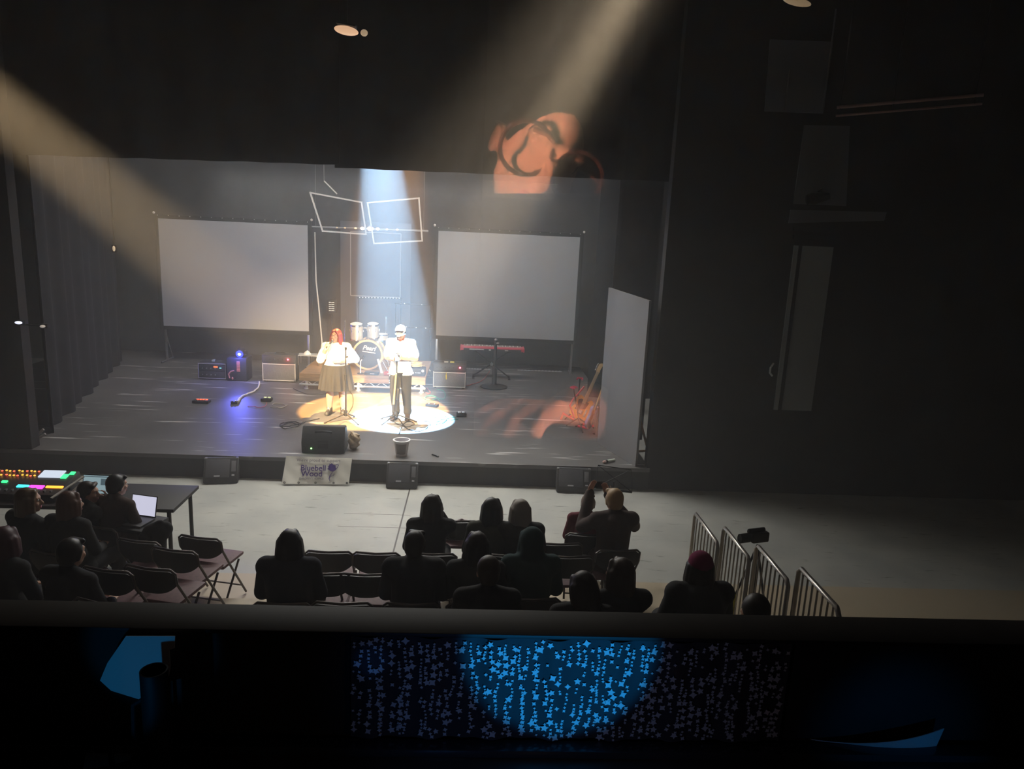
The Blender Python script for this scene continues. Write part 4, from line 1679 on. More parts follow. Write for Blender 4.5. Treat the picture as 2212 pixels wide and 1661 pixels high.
b.box((0.02, -0.01, H), (0.12, 0.04, 0.03), bev=0.008)
part('top_clamp', b, CHROME, t)

# ================================================================ people
SKIN = mat('skin', (0.62, 0.38, 0.28), 0.5, spec=0.3)
SKIN2 = mat('fair_skin', (0.46, 0.24, 0.16), 0.5, spec=0.3)
LIP = mat('lips', (0.45, 0.14, 0.13), 0.45)
EYEW = mat('eye_white', (0.75, 0.73, 0.70), 0.3)
IRIS = mat('dark_iris', (0.04, 0.03, 0.02), 0.2)


def head_frame(c, yaw=0.0, pitch=0.0, roll=0.0):
    """looks along +y; yaw>0 turns to the person's left (-x)"""
    return M.Translation(V(c)) @ M.Rotation(yaw, 4, 'Z') @ M.Rotation(pitch, 4, 'X') @ M.Rotation(roll, 4, 'Y')


def add_head(b, H, s=1.0, detail=True):
    R3 = H.to_3x3().to_4x4()

    def ell(c, r):
        b.ball(H @ (V(c) * s), tuple(q * s for q in r), 18, R3)
    ell((0, -0.008, 0.02), (0.076, 0.094, 0.098))
    ell((0, 0.022, -0.045), (0.062, 0.068, 0.070))
    b.cap(H @ (V((0, 0.045, -0.095)) * s), H @ (V((0, 0.062, -0.095)) * s), 0.028 * s, 0.024 * s)
    b.cap(H @ (V((0, 0.088, 0.005)) * s), H @ (V((0, 0.108, -0.036)) * s), 0.010 * s, 0.015 * s)
    ell((0, 0.099, -0.040), (0.018, 0.010, 0.009))
    if detail:
        for q in (-1, 1):
            ell((q * 0.078, -0.005, -0.012), (0.010, 0.020, 0.032))
            b.cap(H @ (V((q * 0.012, 0.086, 0.026)) * s), H @ (V((q * 0.052, 0.070, 0.026)) * s), 0.012 * s, 0.010 * s)
            ell((q * 0.042, 0.060, -0.028), (0.026, 0.024, 0.022))
        ell((0, 0.082, -0.066), (0.026, 0.012, 0.012))


def add_hand(b, w, d, n, curl=0.5, side=1, s=1.0, spread=0.0, fr=0.0088):
    """w wrist, d along the fingers, n out of the back of the hand; side +1: thumb towards d x n"""
    w, d, n = V(w), V(d).normalized(), V(n)
    n = (n - d * n.dot(d)).normalized()
    x = d.cross(n) * side
    m = M(((x.x, d.x, n.x, w.x), (x.y, d.y, n.y, w.y), (x.z, d.z, n.z, w.z), (0, 0, 0, 1)))
    for k in range(4):
        xx = (0.030 - 0.020 * k) * s
        b.cap(m @ V((xx * 0.6, 0.012 * s, 0)), m @ V((xx, 0.080 * s, 0)), 0.013 * s, 0.0115 * s)
    lens = (0.068, 0.076, 0.070, 0.054)
    for k in range(4):
        xx = (0.030 - 0.020 * k) * s
        L = lens[k] * s
        p = V((xx, 0.082 * s, 0))
        a = -curl * (0.55 + 0.06 * k)
        for j, fr_ in enumerate((0.45, 0.31, 0.24)):
            q = p + V((spread * (1.5 - k) * 0.25 * L * fr_, math.cos(a) * L * fr_, math.sin(a) * L * fr_))
            r0 = fr * s * (1.0 - 0.10 * j)
            b.cap(m @ p, m @ q, r0, r0 * 0.92, 10)
            p = q
            a -= curl * 0.85
    p = V((0.022 * s, 0.016 * s, -0.004 * s))
    for j, (dx, dy, dz, r) in enumerate(((0.030, 0.030, -0.010, 0.0125), (0.014, 0.030, -0.016 * (1 + curl), 0.0105), (0.002, 0.024, -0.012 * (1 + curl), 0.0092))):
        q = p + V((dx, dy, dz)) * s
        b.cap(m @ p, m @ q, r * s, r * 0.92 * s, 10)
        p = q


def torso(b, J, g=0.0, k=1.0):
    b.cap(J['pelvis'], J['waist'], 0.135 * k + g, 0.125 * k + g)
    b.cap(J['waist'], J['chest'], 0.125 * k + g, 0.135 * k + g)
    for q in ('R', 'L'):
        b.cap(J['chest'], J['sh' + q], 0.10 * k + g, 0.058 * k + g)
        b.cap(V(J['pelvis']), J['hip' + q], 0.12 * k + g, 0.10 * k + g)
        b.cap(J['neck'], J['sh' + q], 0.050 + g * 0.6, 0.052 * k + g)


def arm(b, J, q, g=0.0, k=1.0, fore=True, upto=1.0):
    s, e, w = V(J['sh' + q]), V(J['el' + q]), V(J['wr' + q])
    b.cap(s, s + (e - s) * (upto if not fore else 1.0), 0.050 * k + g, 0.042 * k + g)
    if fore:
        b.cap(e, e + (w - e) * upto, 0.041 * k + g, 0.029 * k + g)


def leg(b, J, q, g=0.0, k=1.0, t0=0.0):
    h, n, a = V(J['hip' + q]), V(J['kn' + q]), V(J['an' + q])
    b.cap(h, n, 0.085 * k + g, 0.058 * k + g)
    b.cap(n, n + (a - n) * 0.35, 0.056 * k + g, 0.056 * k + g)
    b.cap(n + (a - n) * 0.35, a, 0.056 * k + g, 0.036 * k + g)


def foot(b, J, q, g=0.0):
    a, t = V(J['an' + q]), V(J['toe' + q])
    b.cap(a + V((0, 0, -0.03)), t, 0.040 + g, 0.030 + g)
    back = (a - t)
    back.z = 0
    back.normalize()
    b.cap(V((a.x, a.y, t.z)) + back * 0.03, t, 0.036 + g, 0.031 + g)


def hair_prims(b, H, kind, s=1.0):
    R3 = H.to_3x3().to_4x4()

    def ell(c, r):
        b.ball(H @ (V(c) * s), tuple(q * s for q in r), 18, R3)

    def cap(p, q, r, r2):
        b.cap(H @ (V(p) * s), H @ (V(q) * s), r * s, r2 * s)
    ell((0, -0.022, 0.034), (0.088, 0.098, 0.100))
    if kind in ('short', 'crop'):
        ell((0, -0.055, -0.01), (0.078, 0.060, 0.080))
        if kind == 'short':
            for q in (-1, 1):
                cap((q * 0.070, 0.01, 0.03), (q * 0.076, -0.02, -0.03), 0.022, 0.016)
            cap((-0.05, 0.058, 0.085), (0.05, 0.062, 0.085), 0.026, 0.022)
    elif kind in ('long', 'bob', 'wavy'):
        z1 = {'long': -0.34, 'bob': -0.14, 'wavy': -0.26}[kind]
        for k in range(9):
            a = -PI * 0.06 + PI * 1.12 * k / 8
            x, y = math.cos(a) * 0.078, -math.sin(a) * 0.082 - 0.010
            wv = 0.010 * math.sin(k * 2.1) if kind == 'wavy' else 0
            cap((x, y, 0.03), (x * 1.12 + wv, y * 1.02, -0.10), 0.030, 0.034)
            cap((x * 1.12 + wv, y * 1.02, -0.10), (x * (1.25 if kind != 'bob' else 1.0), y * 0.95 - 0.02, z1 - 0.02 * math.sin(k * 1.7)), 0.034, 0.022)
        cap((0, -0.08, -0.05), (0, -0.095, z1), 0.05, 0.04)
        for q in (-1, 1):
            cap((q * 0.03, 0.050, 0.088), (q * 0.074, 0.040, 0.02), 0.026, 0.022)
            cap((q * 0.076, 0.045, 0.02), (q * 0.088, 0.035, -0.09), 0.020, 0.024)
    elif kind == 'bun':
        ell((0, -0.060, -0.01), (0.074, 0.055, 0.075))
        ell((0, -0.115, 0.075), (0.046, 0.044, 0.044))
    elif kind == 'hood':
        ell((0, -0.02, 0.02), (0.105, 0.112, 0.125))
        cap((0, -0.04, -0.03), (0, -0.05, -0.15), 0.098, 0.11)
        for q in (-1, 1):
            cap((q * 0.06, 0.03, 0.06), (q * 0.07, 0.03, -0.12), 0.040, 0.05)
    elif kind == 'beanie':
        ell((0, -0.015, 0.045), (0.096, 0.106, 0.100))
        ell((0, -0.012, 0.0), (0.093, 0.103, 0.035))


def eyes(root, H, s=1.0, brow=None, shut=False):
    R3 = H.to_3x3().to_4x4()
    for q in (-1, 1):
        if not shut:
            b = B()
            b.ball(H @ (V((q * 0.032, 0.074, 0.006)) * s), (0.0135 * s, 0.0125 * s, 0.0095 * s), 14, R3)
            e = part('eye', b, EYEW, root)
            b = B()
            b.ball(H @ (V((q * 0.032, 0.0855, 0.005)) * s), (0.0058 * s, 0.003 * s, 0.0058 * s), 10, R3)
            part('iris', b, IRIS, e)
        if brow:
            b = B()
            b.tube([H @ (V(p) * s) for p in ((q * 0.014, 0.094, 0.030), (q * 0.032, 0.091, 0.036), (q * 0.052, 0.076, 0.031))], 0.0045 * s, 6)
            part('eyebrow', b, brow, root)
    b = B()
    b.cap(H @ (V((-0.019, 0.090, -0.066)) * s), H @ (V((0.019, 0.090, -0.066)) * s), 0.0055 * s, 0.0055 * s)
    b.cap(H @ (V((-0.015, 0.089, -0.075)) * s), H @ (V((0.015, 0.089, -0.075)) * s), 0.0065 * s, 0.0065 * s)
    part('lips', b, LIP, root)


# ---------------------------------------------------------------- the two singers
def standing_common(J, b, k, Hd):
    torso(b, J, 0, k)
    for q in ('R', 'L'):
        arm(b, J, q, 0, k)
        leg(b, J, q, 0, k)
        foot(b, J, q)
    b.cap(J['neck'], V(J['head']) + V((0, -0.01, -0.05)), 0.055, 0.052)
    add_head(b, Hd)


SC_G = P(727, 893, z=Z0)
g = thing('person', 'red haired singer in white blouse and black pleated skirt', 'person', (SC_G.x, SC_G.y, Z0), PI + 0.08)
J = dict(pelvis=(0, 0, 0.88), waist=(0, 0.03, 1.00), chest=(0, 0.02, 1.16), neck=(0, 0, 1.30), head=(0, 0.025, 1.455),
         shR=(0.185, 0, 1.245), elR=(0.275, 0.07, 1.02), wrR=(0.155, 0.235, 1.245),
         shL=(-0.185, 0, 1.245), elL=(-0.345, 0.03, 1.035), wrL=(-0.10, 0.225, 1.02),
         hipR=(0.10, 0, 0.84), knR=(0.115, 0.03, 0.46), anR=(0.125, 0.0, 0.09), toeR=(0.155, 0.17, 0.035),
         hipL=(-0.10, 0, 0.84), knL=(-0.105, 0.02, 0.46), anL=(-0.115, -0.06, 0.09), toeL=(-0.125, 0.11, 0.035))
Hg = head_frame(J['head'], -0.42, 0.06)
b = B()
standing_common(J, b, 1.22, Hg)
micp, micq = Hg @ V((0.0, 0.125, -0.075)), Hg @ V((0.02, 0.20, -0.235))
add_hand(b, J['wrR'], (-0.45, 0.05, 0.9), (0.3, 0.9, 0.1), 1.25, -1)
add_hand(b, J['wrL'], (0.95, 0.05, 0.05), (0.1, 0.6, 0.7), 0.35, 1)
blob('body', b, SKIN2, g, 0.0075, 3)
eyes(g, Hg, brow=mat('brown_brow', (0.12, 0.05, 0.03), 0.7))
REDHAIR = mat('red_hair', (0.20, 0.025, 0.022), 0.45, noise=0.3, nscale=40, stretch=(8, 8, 1))
b = B()
hair_prims(b, Hg, 'wavy')
blob('hair', b, REDHAIR, g, 0.009, 3, label='long red hair')
WSHIRT = mat('white_cotton', (0.80, 0.79, 0.77), 0.8)
b = B()
torso(b, {**J, 'pelvis': (0, 0.01, 0.98)}, 0.018, 1.26)
for q in ('R', 'L'):
    s_, e_, w_ = V(J['sh' + q]), V(J['el' + q]), V(J['wr' + q])
    b.cap(s_, s_ + (e_ - s_) * 0.6, 0.072, 0.082)
    b.cap(s_ + (e_ - s_) * 0.6, e_, 0.082, 0.074)
    b.cap(e_, e_ + (w_ - e_) * 0.6, 0.064, 0.050)
bl = blob('blouse', b, WSHIRT, g, 0.011, 3)
b = B()
for s in (-1, 1):
    b.box((s * 0.045, 0.115, 1.275), (0.08, 0.012, 0.05), M.Rotation(s * 0.5, 4, 'Y') @ M.Rotation(-0.5, 4, 'X'), bev=0.004)
part('collar', b, WSHIRT, bl)
BSKIRT = mat('black_skirt_cloth', (0.018, 0.016, 0.015), 0.85)
b = B()
n = 96


def sk(k, z, r, pl):
    a = 2 * PI * k / n
    q = r + pl * (1 if (k // 3) % 2 else -1) * (1 if k % 3 else 0.4)
    return V((q * math.cos(a) * 1.08, q * math.sin(a) * 0.92 + 0.01, z))


rings = [[b.bm.verts.new(sk(k, z, r, pl)) for k in range(n)] for (z, r, pl) in ((0.94, 0.225, 0.0), (0.88, 0.235, 0.002), (0.70, 0.265, 0.009), (0.56, 0.285, 0.013), (0.475, 0.295, 0.015), (0.475, 0.285, 0.015), (0.70, 0.25, 0.006), (0.93, 0.21, 0.0))]
for A, C in zip(rings, rings[1:] + rings[:1]):
    for k in range(n):
        b.bm.faces.new((A[k], A[(k + 1) % n], C[(k + 1) % n], C[k]))
part('skirt', b, BSKIRT, g, ang=25)
for q in ('R', 'L'):
    a_, t_ = V(J['an' + q]), V(J['toe' + q])
    b = B()
    foot(b, J, q, 0.013)
    b.cap(a_ + V((0, 0, -0.02)), a_ + V((0, 0, 0.035)), 0.055, 0.050)
    sh = blob('shoe', b, mat('dark_canvas', (0.035, 0.034, 0.033), 0.6), g, 0.009, 2)
    b = B()
    for k in range(4):
        u_ = a_.lerp(t_, 0.25 + 0.14 * k) + V((0, 0, 0.045 - 0.009 * k))
        b.rod(u_ + V((-0.028, 0, 0)), u_ + V((0.028, 0.006, 0)), 0.004, seg=6)
    part('laces', b, PALE, sh)
# the microphone she holds
hand_c = V(J['wrR']) + V((-0.45, 0.05, 0.9)).normalized() * 0.085 + V((-0.10, -0.30, 0)) * 0.09
mh = Hg @ V((0.0, 0.128, -0.078))
md = (hand_c - mh).normalized()
wm = M.Translation(g.location) @ M.Rotation(PI + 0.08, 4, 'Z')
t = thing('microphone', 'black handheld microphone at the lips of the red haired singer', 'microphone', wm @ mh)
R0 = M.Rotation(PI + 0.08, 3, 'Z')
mdw = R0 @ md
b = B()
b.rod(mdw * 0.02, mdw * 0.19, 0.017, 0.012)
part('handle', b, BLACK, t)
b = B()
b.ball((0, 0, 0), 0.026, 14)
part('grille_head', b, mat('dark_mesh', (0.075, 0.075, 0.085), 0.5), t)

SC_M = P(864, 904, z=Z0)
g = thing('person', 'singer in pale cap, white shirt and black trousers looking down at his hands', 'person', (SC_M.x, SC_M.y, Z0), PI - 0.05)
J = dict(pelvis=(0, 0, 0.93), waist=(0, 0.01, 1.06), chest=(0, 0.0, 1.27), neck=(0, 0.0, 1.445), head=(0, 0.055, 1.585),
         shR=(0.195, 0, 1.405), elR=(0.255, -0.01, 1.12), wrR=(0.085, 0.235, 1.135),
         shL=(-0.195, 0, 1.405), elL=(-0.275, 0.0, 1.125), wrL=(-0.07, 0.24, 1.165),
         hipR=(0.095, 0, 0.88), knR=(0.10, 0.03, 0.48), anR=(0.075, 0.0, 0.10), toeR=(0.12, 0.17, 0.045),
         hipL=(-0.095, 0, 0.88), knL=(-0.115, 0.03, 0.48), anL=(-0.135, -0.02, 0.10), toeL=(-0.16, 0.16, 0.045))
Hm = head_frame(J['head'], -0.12, -0.50)
b = B()
standing_common(J, b, 1.0, Hm)
add_hand(b, J['wrR'], (-0.75, 0.5, 0.25), (0.35, 0.75, -0.5), 0.9, -1)
add_hand(b, J['wrL'], (0.75, 0.55, 0.15), (-0.35, 0.75, -0.5), 0.9, 1)
blob('body', b, SKIN2, g, 0.0075, 3)
eyes(g, Hm, brow=mat('brown_brow', (0.12, 0.05, 0.03), 0.7))
BRHAIR = mat('brown_hair', (0.06, 0.035, 0.025), 0.5, noise=0.3, nscale=40, stretch=(8, 8, 1))
b = B()
hair_prims(b, Hm, 'short')
blob('hair', b, BRHAIR, g, 0.009, 3)
b = B()
R3 = Hm.to_3x3().to_4x4()
b.cap(Hm @ V((0, 0.040, -0.090)), Hm @ V((0, 0.066, -0.090)), 0.036, 0.032)
for s in (-1, 1):
    b.cap(Hm @ V((s * 0.062, 0.0, -0.03)), Hm @ V((s * 0.045, 0.05, -0.085)), 0.020, 0.024)
blob('beard', b, mat('ginger_beard', (0.28, 0.09, 0.05), 0.7), g, 0.008, 2, label='reddish beard')
CAPM = mat('pale_grey_cap', (0.66, 0.66, 0.66), 0.8)
b = B()
b.ball(Hm @ V((0, -0.022, 0.062)), (0.094, 0.108, 0.082), 20, R3)
b.ball(Hm @ V((0, -0.016, 0.066)), (0.096, 0.112, 0.030), 20, R3)
cp = blob('cap', b, CAPM, g, 0.009, 3, label='pale cap with a peak')
b = B()
b.sheet(lambda u, v: Hm @ V(((u - 0.5) * 0.15 * (1 - 0.35 * v * v), 0.066 + 0.092 * v * (1 - (2 * u - 1) ** 2 * 0.6), 0.060 - 0.018 * v - 0.02 * (2 * u - 1) ** 2)), 10, 6, 0.006)
part('peak', b, CAPM, cp)
b = B()
torso(b, {**J, 'pelvis': (0, 0.005, 0.96)}, 0.018, 1.06)
for s in (-1, 1):
    b.cap((s * 0.055, 0.0, 1.30), (s * 0.065, 0.0, 0.92), 0.128, 0.122)
for q in ('R', 'L'):
    s_, e_ = V(J['sh' + q]), V(J['el' + q])
    b.cap(s_, s_ + (e_ - s_) * 0.45, 0.064, 0.072)
    b.cap(s_ + (e_ - s_) * 0.45, s_ + (e_ - s_) * 0.74, 0.072, 0.078)
me_ = blob('shirt', b, WSHIRT, g, 0.011, 3, label='white short sleeved shirt')
b = B()
for k in range(5):
    b.rod((0, 0.175, 1.30 - 0.085 * k), (0, 0.186, 1.30 - 0.085 * k), 0.008, seg=8)
part('buttons', b, mat('grey_button', (0.4, 0.4, 0.4), 0.4), me_)
BTROU = mat('black_denim', (0.017, 0.016, 0.016), 0.85, noise=0.2, nscale=20)
b = B()
b.cap(J['pelvis'], (0, 0, 0.99), 0.155, 0.145)
for q in ('R', 'L'):
    h_, k_, a_ = V(J['hip' + q]), V(J['kn' + q]), V(J['an' + q])
    b.cap(J['pelvis'], h_, 0.14, 0.115)
    b.cap(h_, k_, 0.112, 0.086)
    b.cap(k_, a_ + V((0, 0, 0.05)), 0.084, 0.072)
    b.cap(a_ + V((0, 0, 0.06)), a_ + V((0, 0.01, 0.03)), 0.078, 0.076)
tr = blob('trousers', b, BTROU, g, 0.011, 3)
b = B()
b.tube([(0.145, 0.10, 0.90), (0.185, 0.11, 0.80), (0.19, 0.10, 0.72), (0.175, 0.08, 0.66), (0.165, 0.0, 0.84)], 0.006, 6)
for z in (0.86, 0.82, 0.74, 0.70):
    b.ball((0.178, 0.125, z), 0.011, 8)
part('belt_chain', b, CHROME, tr, label='silver chain at the hip')
for q in ('R', 'L'):
    a_, t_ = V(J['an' + q]), V(J['toe' + q])
    b = B()
    foot(b, J, q, 0.018)
    b.cap(a_ + V((0, 0, -0.03)), a_ + V((0, 0, 0.06)), 0.058, 0.056)
    sh = blob('boot', b, mat('brown_black_leather', (0.045, 0.032, 0.025), 0.45), g, 0.010, 2)
    b = B()
    for k in range(4):
        u_ = a_.lerp(t_, 0.30 + 0.12 * k) + V((0, 0, 0.058 - 0.010 * k))
        b.rod(u_ + V((-0.03, 0, 0)), u_ + V((0.03, 0.006, 0)), 0.005, seg=6)
    part('laces', b, BLACK, sh)
wm = M.Translation(g.location) @ M.Rotation(PI - 0.05, 4, 'Z')
t = thing('mobile_phone', 'small dark phone in the hands of the capped singer', 'phone', wm @ V((0.01, 0.335, 1.185)), PI)
b = B()
b.box((0, 0, 0), (0.075, 0.012, 0.14), M.Rotation(0.9, 4, 'X'), bev=0.004)
part('case', b, BLACK, t)
b = B()
b.box((0, -0.004, 0.006), (0.068, 0.003, 0.125), M.Rotation(0.9, 4, 'X'))
part('screen', b, mat('dark_glass', (0.02, 0.02, 0.025), 0.1), t)

# ================================================================ chairs
CBACK = mat('dark_chair_vinyl', (0.022, 0.018, 0.018), 0.5)
CSEAT = mat('maroon_chair_pad', (0.16, 0.075, 0.085), 0.6, noise=0.15, nscale=30)
CFRAME = mat('brown_grey_tube', (0.10, 0.085, 0.08), 0.4, 0.6)


def make_chair():
    t = thing('folding_chair', 'x', 'chair')
    b = B()

    def f(u, v):
        x = (u - 0.5) * 0.45
        e = abs(2 * u - 1)
        z1 = 0.775 - 0.035 * max(0, (e - 0.75) / 0.25) ** 2
        z0 = 0.565 + 0.085 * e ** 3
        z = z0 + (z1 - z0) * v
        return (x, -0.235 + 0.030 * (1 - e * e) * -1 + 0.12 * (0.80 - z), z)
    b.sheet(f, 24, 8, 0.022)
    part('backrest', b, CBACK, t)
    b = B()
    b.box((0, 0.02, 0.445), (0.40, 0.39, 0.035), bev=0.015)
    part('seat', b, CSEAT, t, label='maroon padded seat')
    b = B()
    b.tube([(-0.228, -0.225, 0.66), (-0.226, -0.243, 0.76), (-0.19, -0.252, 0.793), (0, -0.285, 0.797), (0.19, -0.252, 0.793), (0.226, -0.243, 0.76), (0.228, -0.225, 0.66)], 0.011, 8)
    part('back_tube', b, CFRAME, t)
    for s in (-1, 1):
        b = B()
        b.tube([(s * 0.228, -0.225, 0.66), (s * 0.222, -0.06, 0.40), (s * 0.222, 0.19, 0.015)], 0.0115, 8)
        part('leg', b, CFRAME, t)
        b = B()
        b.tube([(s * 0.205, 0.10, 0.425), (s * 0.205, -0.21, 0.015)], 0.0115, 8)
        part('leg', b, CFRAME, t)
    b = B()
    b.rod((-0.205, -0.17, 0.065), (0.205, -0.17, 0.065), 0.008, seg=8)
    part('rear_stretcher', b, CFRAME, t)
    b = B()
    b.rod((-0.222, 0.12, 0.122), (0.222, 0.12, 0.122), 0.008, seg=8)
    part('front_stretcher', b, CFRAME, t)
    return t


chair0 = make_chair()
used = [False]


def tier(y):
    return 0.003 if y > 6.90 else 0.153 if y > 6.05 else 0.303 if y > 5.20 else 0.453


def put_chair(x, y, z, rz, label, group):
    if not used[0]:
        used[0] = True
        chair0.location = (x, y, z)
        chair0.rotation_euler = (0, 0, rz)
        chair0['label'] = label
        chair0['group'] = group
        return chair0
    return dup(chair0, (x, y, z), rz, label, group)


def empty_chair(px, py, z, rz, label):
    p = P(px, py, z=z + 0.80)
    o = V((0.27 * -math.sin(rz), 0.27 * math.cos(rz), 0))
    return put_chair(p.x + o.x, p.y + o.y, z, rz, label, 'empty folding chairs')


for a in ((428, 1160, 0.003, -0.22, 'empty folding chair at the front of the left block, on the grey floor edge'),
          (372, 1187, 0.153, -0.22, 'empty folding chair on the first tier of the left block, at the aisle'),
          (318, 1226, 0.303, -0.22, 'empty folding chair on the second tier of the left block, at the aisle'),
          (215, 1300, 0.453, -0.22, 'empty folding chair lowest in the left block, in deep shade'),
          (226, 1230, 0.303, -0.22, 'empty dark folding chair left of the second tier aisle chair'),
          (709, 1191, 0.003, 0.0, 'empty front row folding chair right of the lone person with long hair'),
          (812, 1194, 0.003, 0.0, 'empty front row folding chair nearer the middle, second from the lone person'),
          (700, 1238, 0.153, 0.0, 'empty second row folding chair close behind the lone person with long hair'),
          (788, 1240, 0.153, 0.0, 'empty second row folding chair beside the broad dark person'),
          (738, 1302, 0.303, 0.0, 'empty third row folding chair showing only its curved top edge'),
          (1212, 1174, 0.003, 0.05, 'empty front row folding chair left of the blond filming person'),
          (933, 1196, 0.153, 0.0, 'empty folding chair behind the dark haired person with raised phone'),
          (1100, 1199, 0.153, 0.0, 'empty folding chair behind the hooded and grey haired pair'),
          (1232, 1202, 0.153, 0.05, 'empty folding chair directly behind the one left of the blond person')):
    empty_chair(*a)

# ================================================================ the audience, seated and seen from behind
TROU = mat('dark_trousers', (0.02, 0.02, 0.024), 0.85)
SHOE = mat('dark_shoe', (0.02, 0.018, 0.017), 0.5)


def sitter(label, px, py, base, rz=0.0, yaw=0.0, hair='long', hairm=None, topm=None, s=1.0, arms='lap', pitch=0.0, k=1.0, chair=True, extra=None, topname='jacket'):
    top = P(px, py, z=base + 1.285 * s)
    J = dict(pelvis=(0, 0, 0.56), waist=(0, -0.035, 0.72), chest=(0, -0.03, 0.90), neck=(0, -0.01, 1.03), head=(0, 0.03, 1.165),
             hipR=(0.09, 0.04, 0.535), knR=(0.12, 0.43, 0.52), anR=(0.13, 0.42, 0.10), toeR=(0.15, 0.57, 0.04),
             hipL=(-0.09, 0.04, 0.535), knL=(-0.12, 0.43, 0.52), anL=(-0.13, 0.42, 0.10), toeL=(-0.15, 0.57, 0.04),
             shR=(0.175, -0.02, 0.985), elR=(0.235, 0.04, 0.73), wrR=(0.10, 0.27, 0.655),
             shL=(-0.175, -0.02, 0.985), elL=(-0.235, 0.04, 0.73), wrL=(-0.10, 0.27, 0.655))
    hd = {'R': ((-0.5, 0.85, 0.0), (0.1, 0.1, 1.0)), 'L': ((0.5, 0.85, 0.0), (-0.1, 0.1, 1.0))}
    if arms == 'phone':
        J.update(elR=(0.27, 0.15, 0.84), wrR=(0.03, 0.34, 1.10), elL=(-0.28, 0.15, 0.84), wrL=(-0.16, 0.36, 1.12))
        hd = {'R': ((-0.3, 0.3, 0.9), (0.4, 0.8, 0.0)), 'L': ((0.3, 0.3, 0.9), (-0.4, 0.8, 0.0))}
    elif arms == 'chin':
        J.update(elR=(0.20, 0.22, 0.80), wrR=(0.07, 0.20, 1.03))
        hd['R'] = ((-0.2, -0.1, 1.0), (0.3, 0.9, 0.1))
    rot = M.Rotation(rz, 4, 'Z')
    off = rot @ V((0, 0.02, 0)) * s
    t = thing('person', label, 'person', (top.x - off.x, top.y - off.y, base), rz)
    t.scale = (s, s, s)
    H = head_frame(J['head'], yaw, pitch)
    b = B()
    torso(b, J, 0, k)
    for q in ('R', 'L'):
        arm(b, J, q, 0, k)
        leg(b, J, q, 0, k)
        foot(b, J, q)
        add_hand(b, J['wr' + q], hd[q][0], hd[q][1], 0.45, -1 if q == 'R' else 1)
    b.cap(J['neck'], V(J['head']) + V((0, -0.01, -0.05)), 0.055, 0.052)
    add_head(b, H)
    blob('body', b, SKIN, t, 0.011, 3)
    if hair == 'hood':
        b = B()
        hair_prims(b, H, 'hood')
        torso(b, J, 0.022, k)
        for q in ('R', 'L'):
            arm(b, J, q, 0.018, k)
        blob('hooded_top', b, topm, t, 0.014, 3)
    else:
        if hair == 'beanie':
            b = B()
            hair_prims(b, H, 'bob')
            blob('hair', b, mat('dark_brown_hair', (0.02, 0.013, 0.010), 0.5), t, 0.011, 3)
            b = B()
            hair_prims(b, H, 'beanie')
            blob('beanie', b, hairm, t, 0.011, 3)
        else:
            b = B()
            hair_prims(b, H, hair)
            blob('hair', b, hairm, t, 0.011, 3)
        b = B()
        torso(b, J, 0.020, k)
        b.cap(J['neck'], V(J['neck']) + V((0, -0.012, 0.03)), 0.068, 0.066)
        for q in ('R', 'L'):
            arm(b, J, q, 0.016, k)
        blob(topname, b, topm, t, 0.014, 3)
    b = B()
    for q in ('R', 'L'):
        b.cap(J['pelvis'], J['hip' + q], 0.128 * k, 0.112 * k)
        leg(b, J, q, 0.014, k)
    blob('trousers', b, TROU, t, 0.016, 2)
    for q in ('R', 'L'):
        b = B()
        foot(b, J, q, 0.012)
        blob('shoe', b, SHOE, t, 0.013, 2)
    eyes(t, H)
    if chair:
        put_chair(t.location.x, t.location.y + (0.0), base, rz, chair, 'occupied folding chairs')
    return t, H


HDARK = mat('dark_brown_hair', (0.02, 0.013, 0.010), 0.5)
HBLK = mat('black_hair', (0.010, 0.009, 0.009), 0.45)
HAUB = mat('auburn_hair', (0.10, 0.04, 0.022), 0.45)
HLIGHT = mat('light_brown_hair', (0.16, 0.10, 0.055), 0.45)
HGREY = mat('grey_hair', (0.32, 0.29, 0.25), 0.55)
HBLOND = mat('sandy_blond_hair', (0.50, 0.33, 0.17), 0.5)
TBLK = mat('black_jersey', (0.014, 0.014, 0.016), 0.9)
TBLUE = mat('navy_wool', (0.020, 0.022, 0.036), 0.9)
TGRN = mat('olive_coat', (0.05, 0.05, 0.035), 0.9)
TGREY = mat('charcoal_coat', (0.032, 0.033, 0.034), 0.9)
TMAR = mat('maroon_jersey', (0.16, 0.020, 0.035), 0.9)
TTEAL = mat('dark_teal_hood', (0.010, 0.042, 0.045), 0.9)
TBRN = mat('brown_jacket', (0.060, 0.036, 0.030), 0.9)
BEAN = mat('magenta_knit', (0.22, 0.012, 0.075), 0.95)
G0, G1, G2, G3 = 0.003, 0.153, 0.303, 0.453
# front row
sitter('person with long dark brown hair in the front row, a phone at the right ear', 934, 1070, G0, 0.0, -0.35, 'long', HDARK, TBLK, arms='chin', chair='folding chair under the front row person with long dark brown hair')
sitter('person with black bobbed hair and olive coat in the front row, looking right', 1064, 1077, G0, 0.0, -0.5, 'bob', HBLK, TGRN, chair='folding chair under the olive coated person')
sitter('person with pale grey hair and charcoal coat in the front row', 1125, 1080, G0, 0.05, 0.3, 'bob', HGREY, TGREY, k=1.1, chair='folding chair under the grey haired person')
sitter('person in a maroon top half hidden left of the blond filming person', 1272, 1069, G0, -0.1, -0.2, 'short', HLIGHT, TMAR, s=0.88, topname='sweater', chair='folding chair under the maroon topped person')
t, H = sitter('person with short sandy blond hair holding up a phone in the front row', 1329, 1057, G0, 0.1, 0.05, 'short', HBLOND, TBRN, k=1.15, s=1.04, arms='phone', chair='folding chair under the blond filming person')
ph = thing('mobile_phone', 'phone held up by the blond person in the front row', 'phone', t.matrix_basis @ V((-0.06, 0.42, 1.19)), 0.1)
b = B()
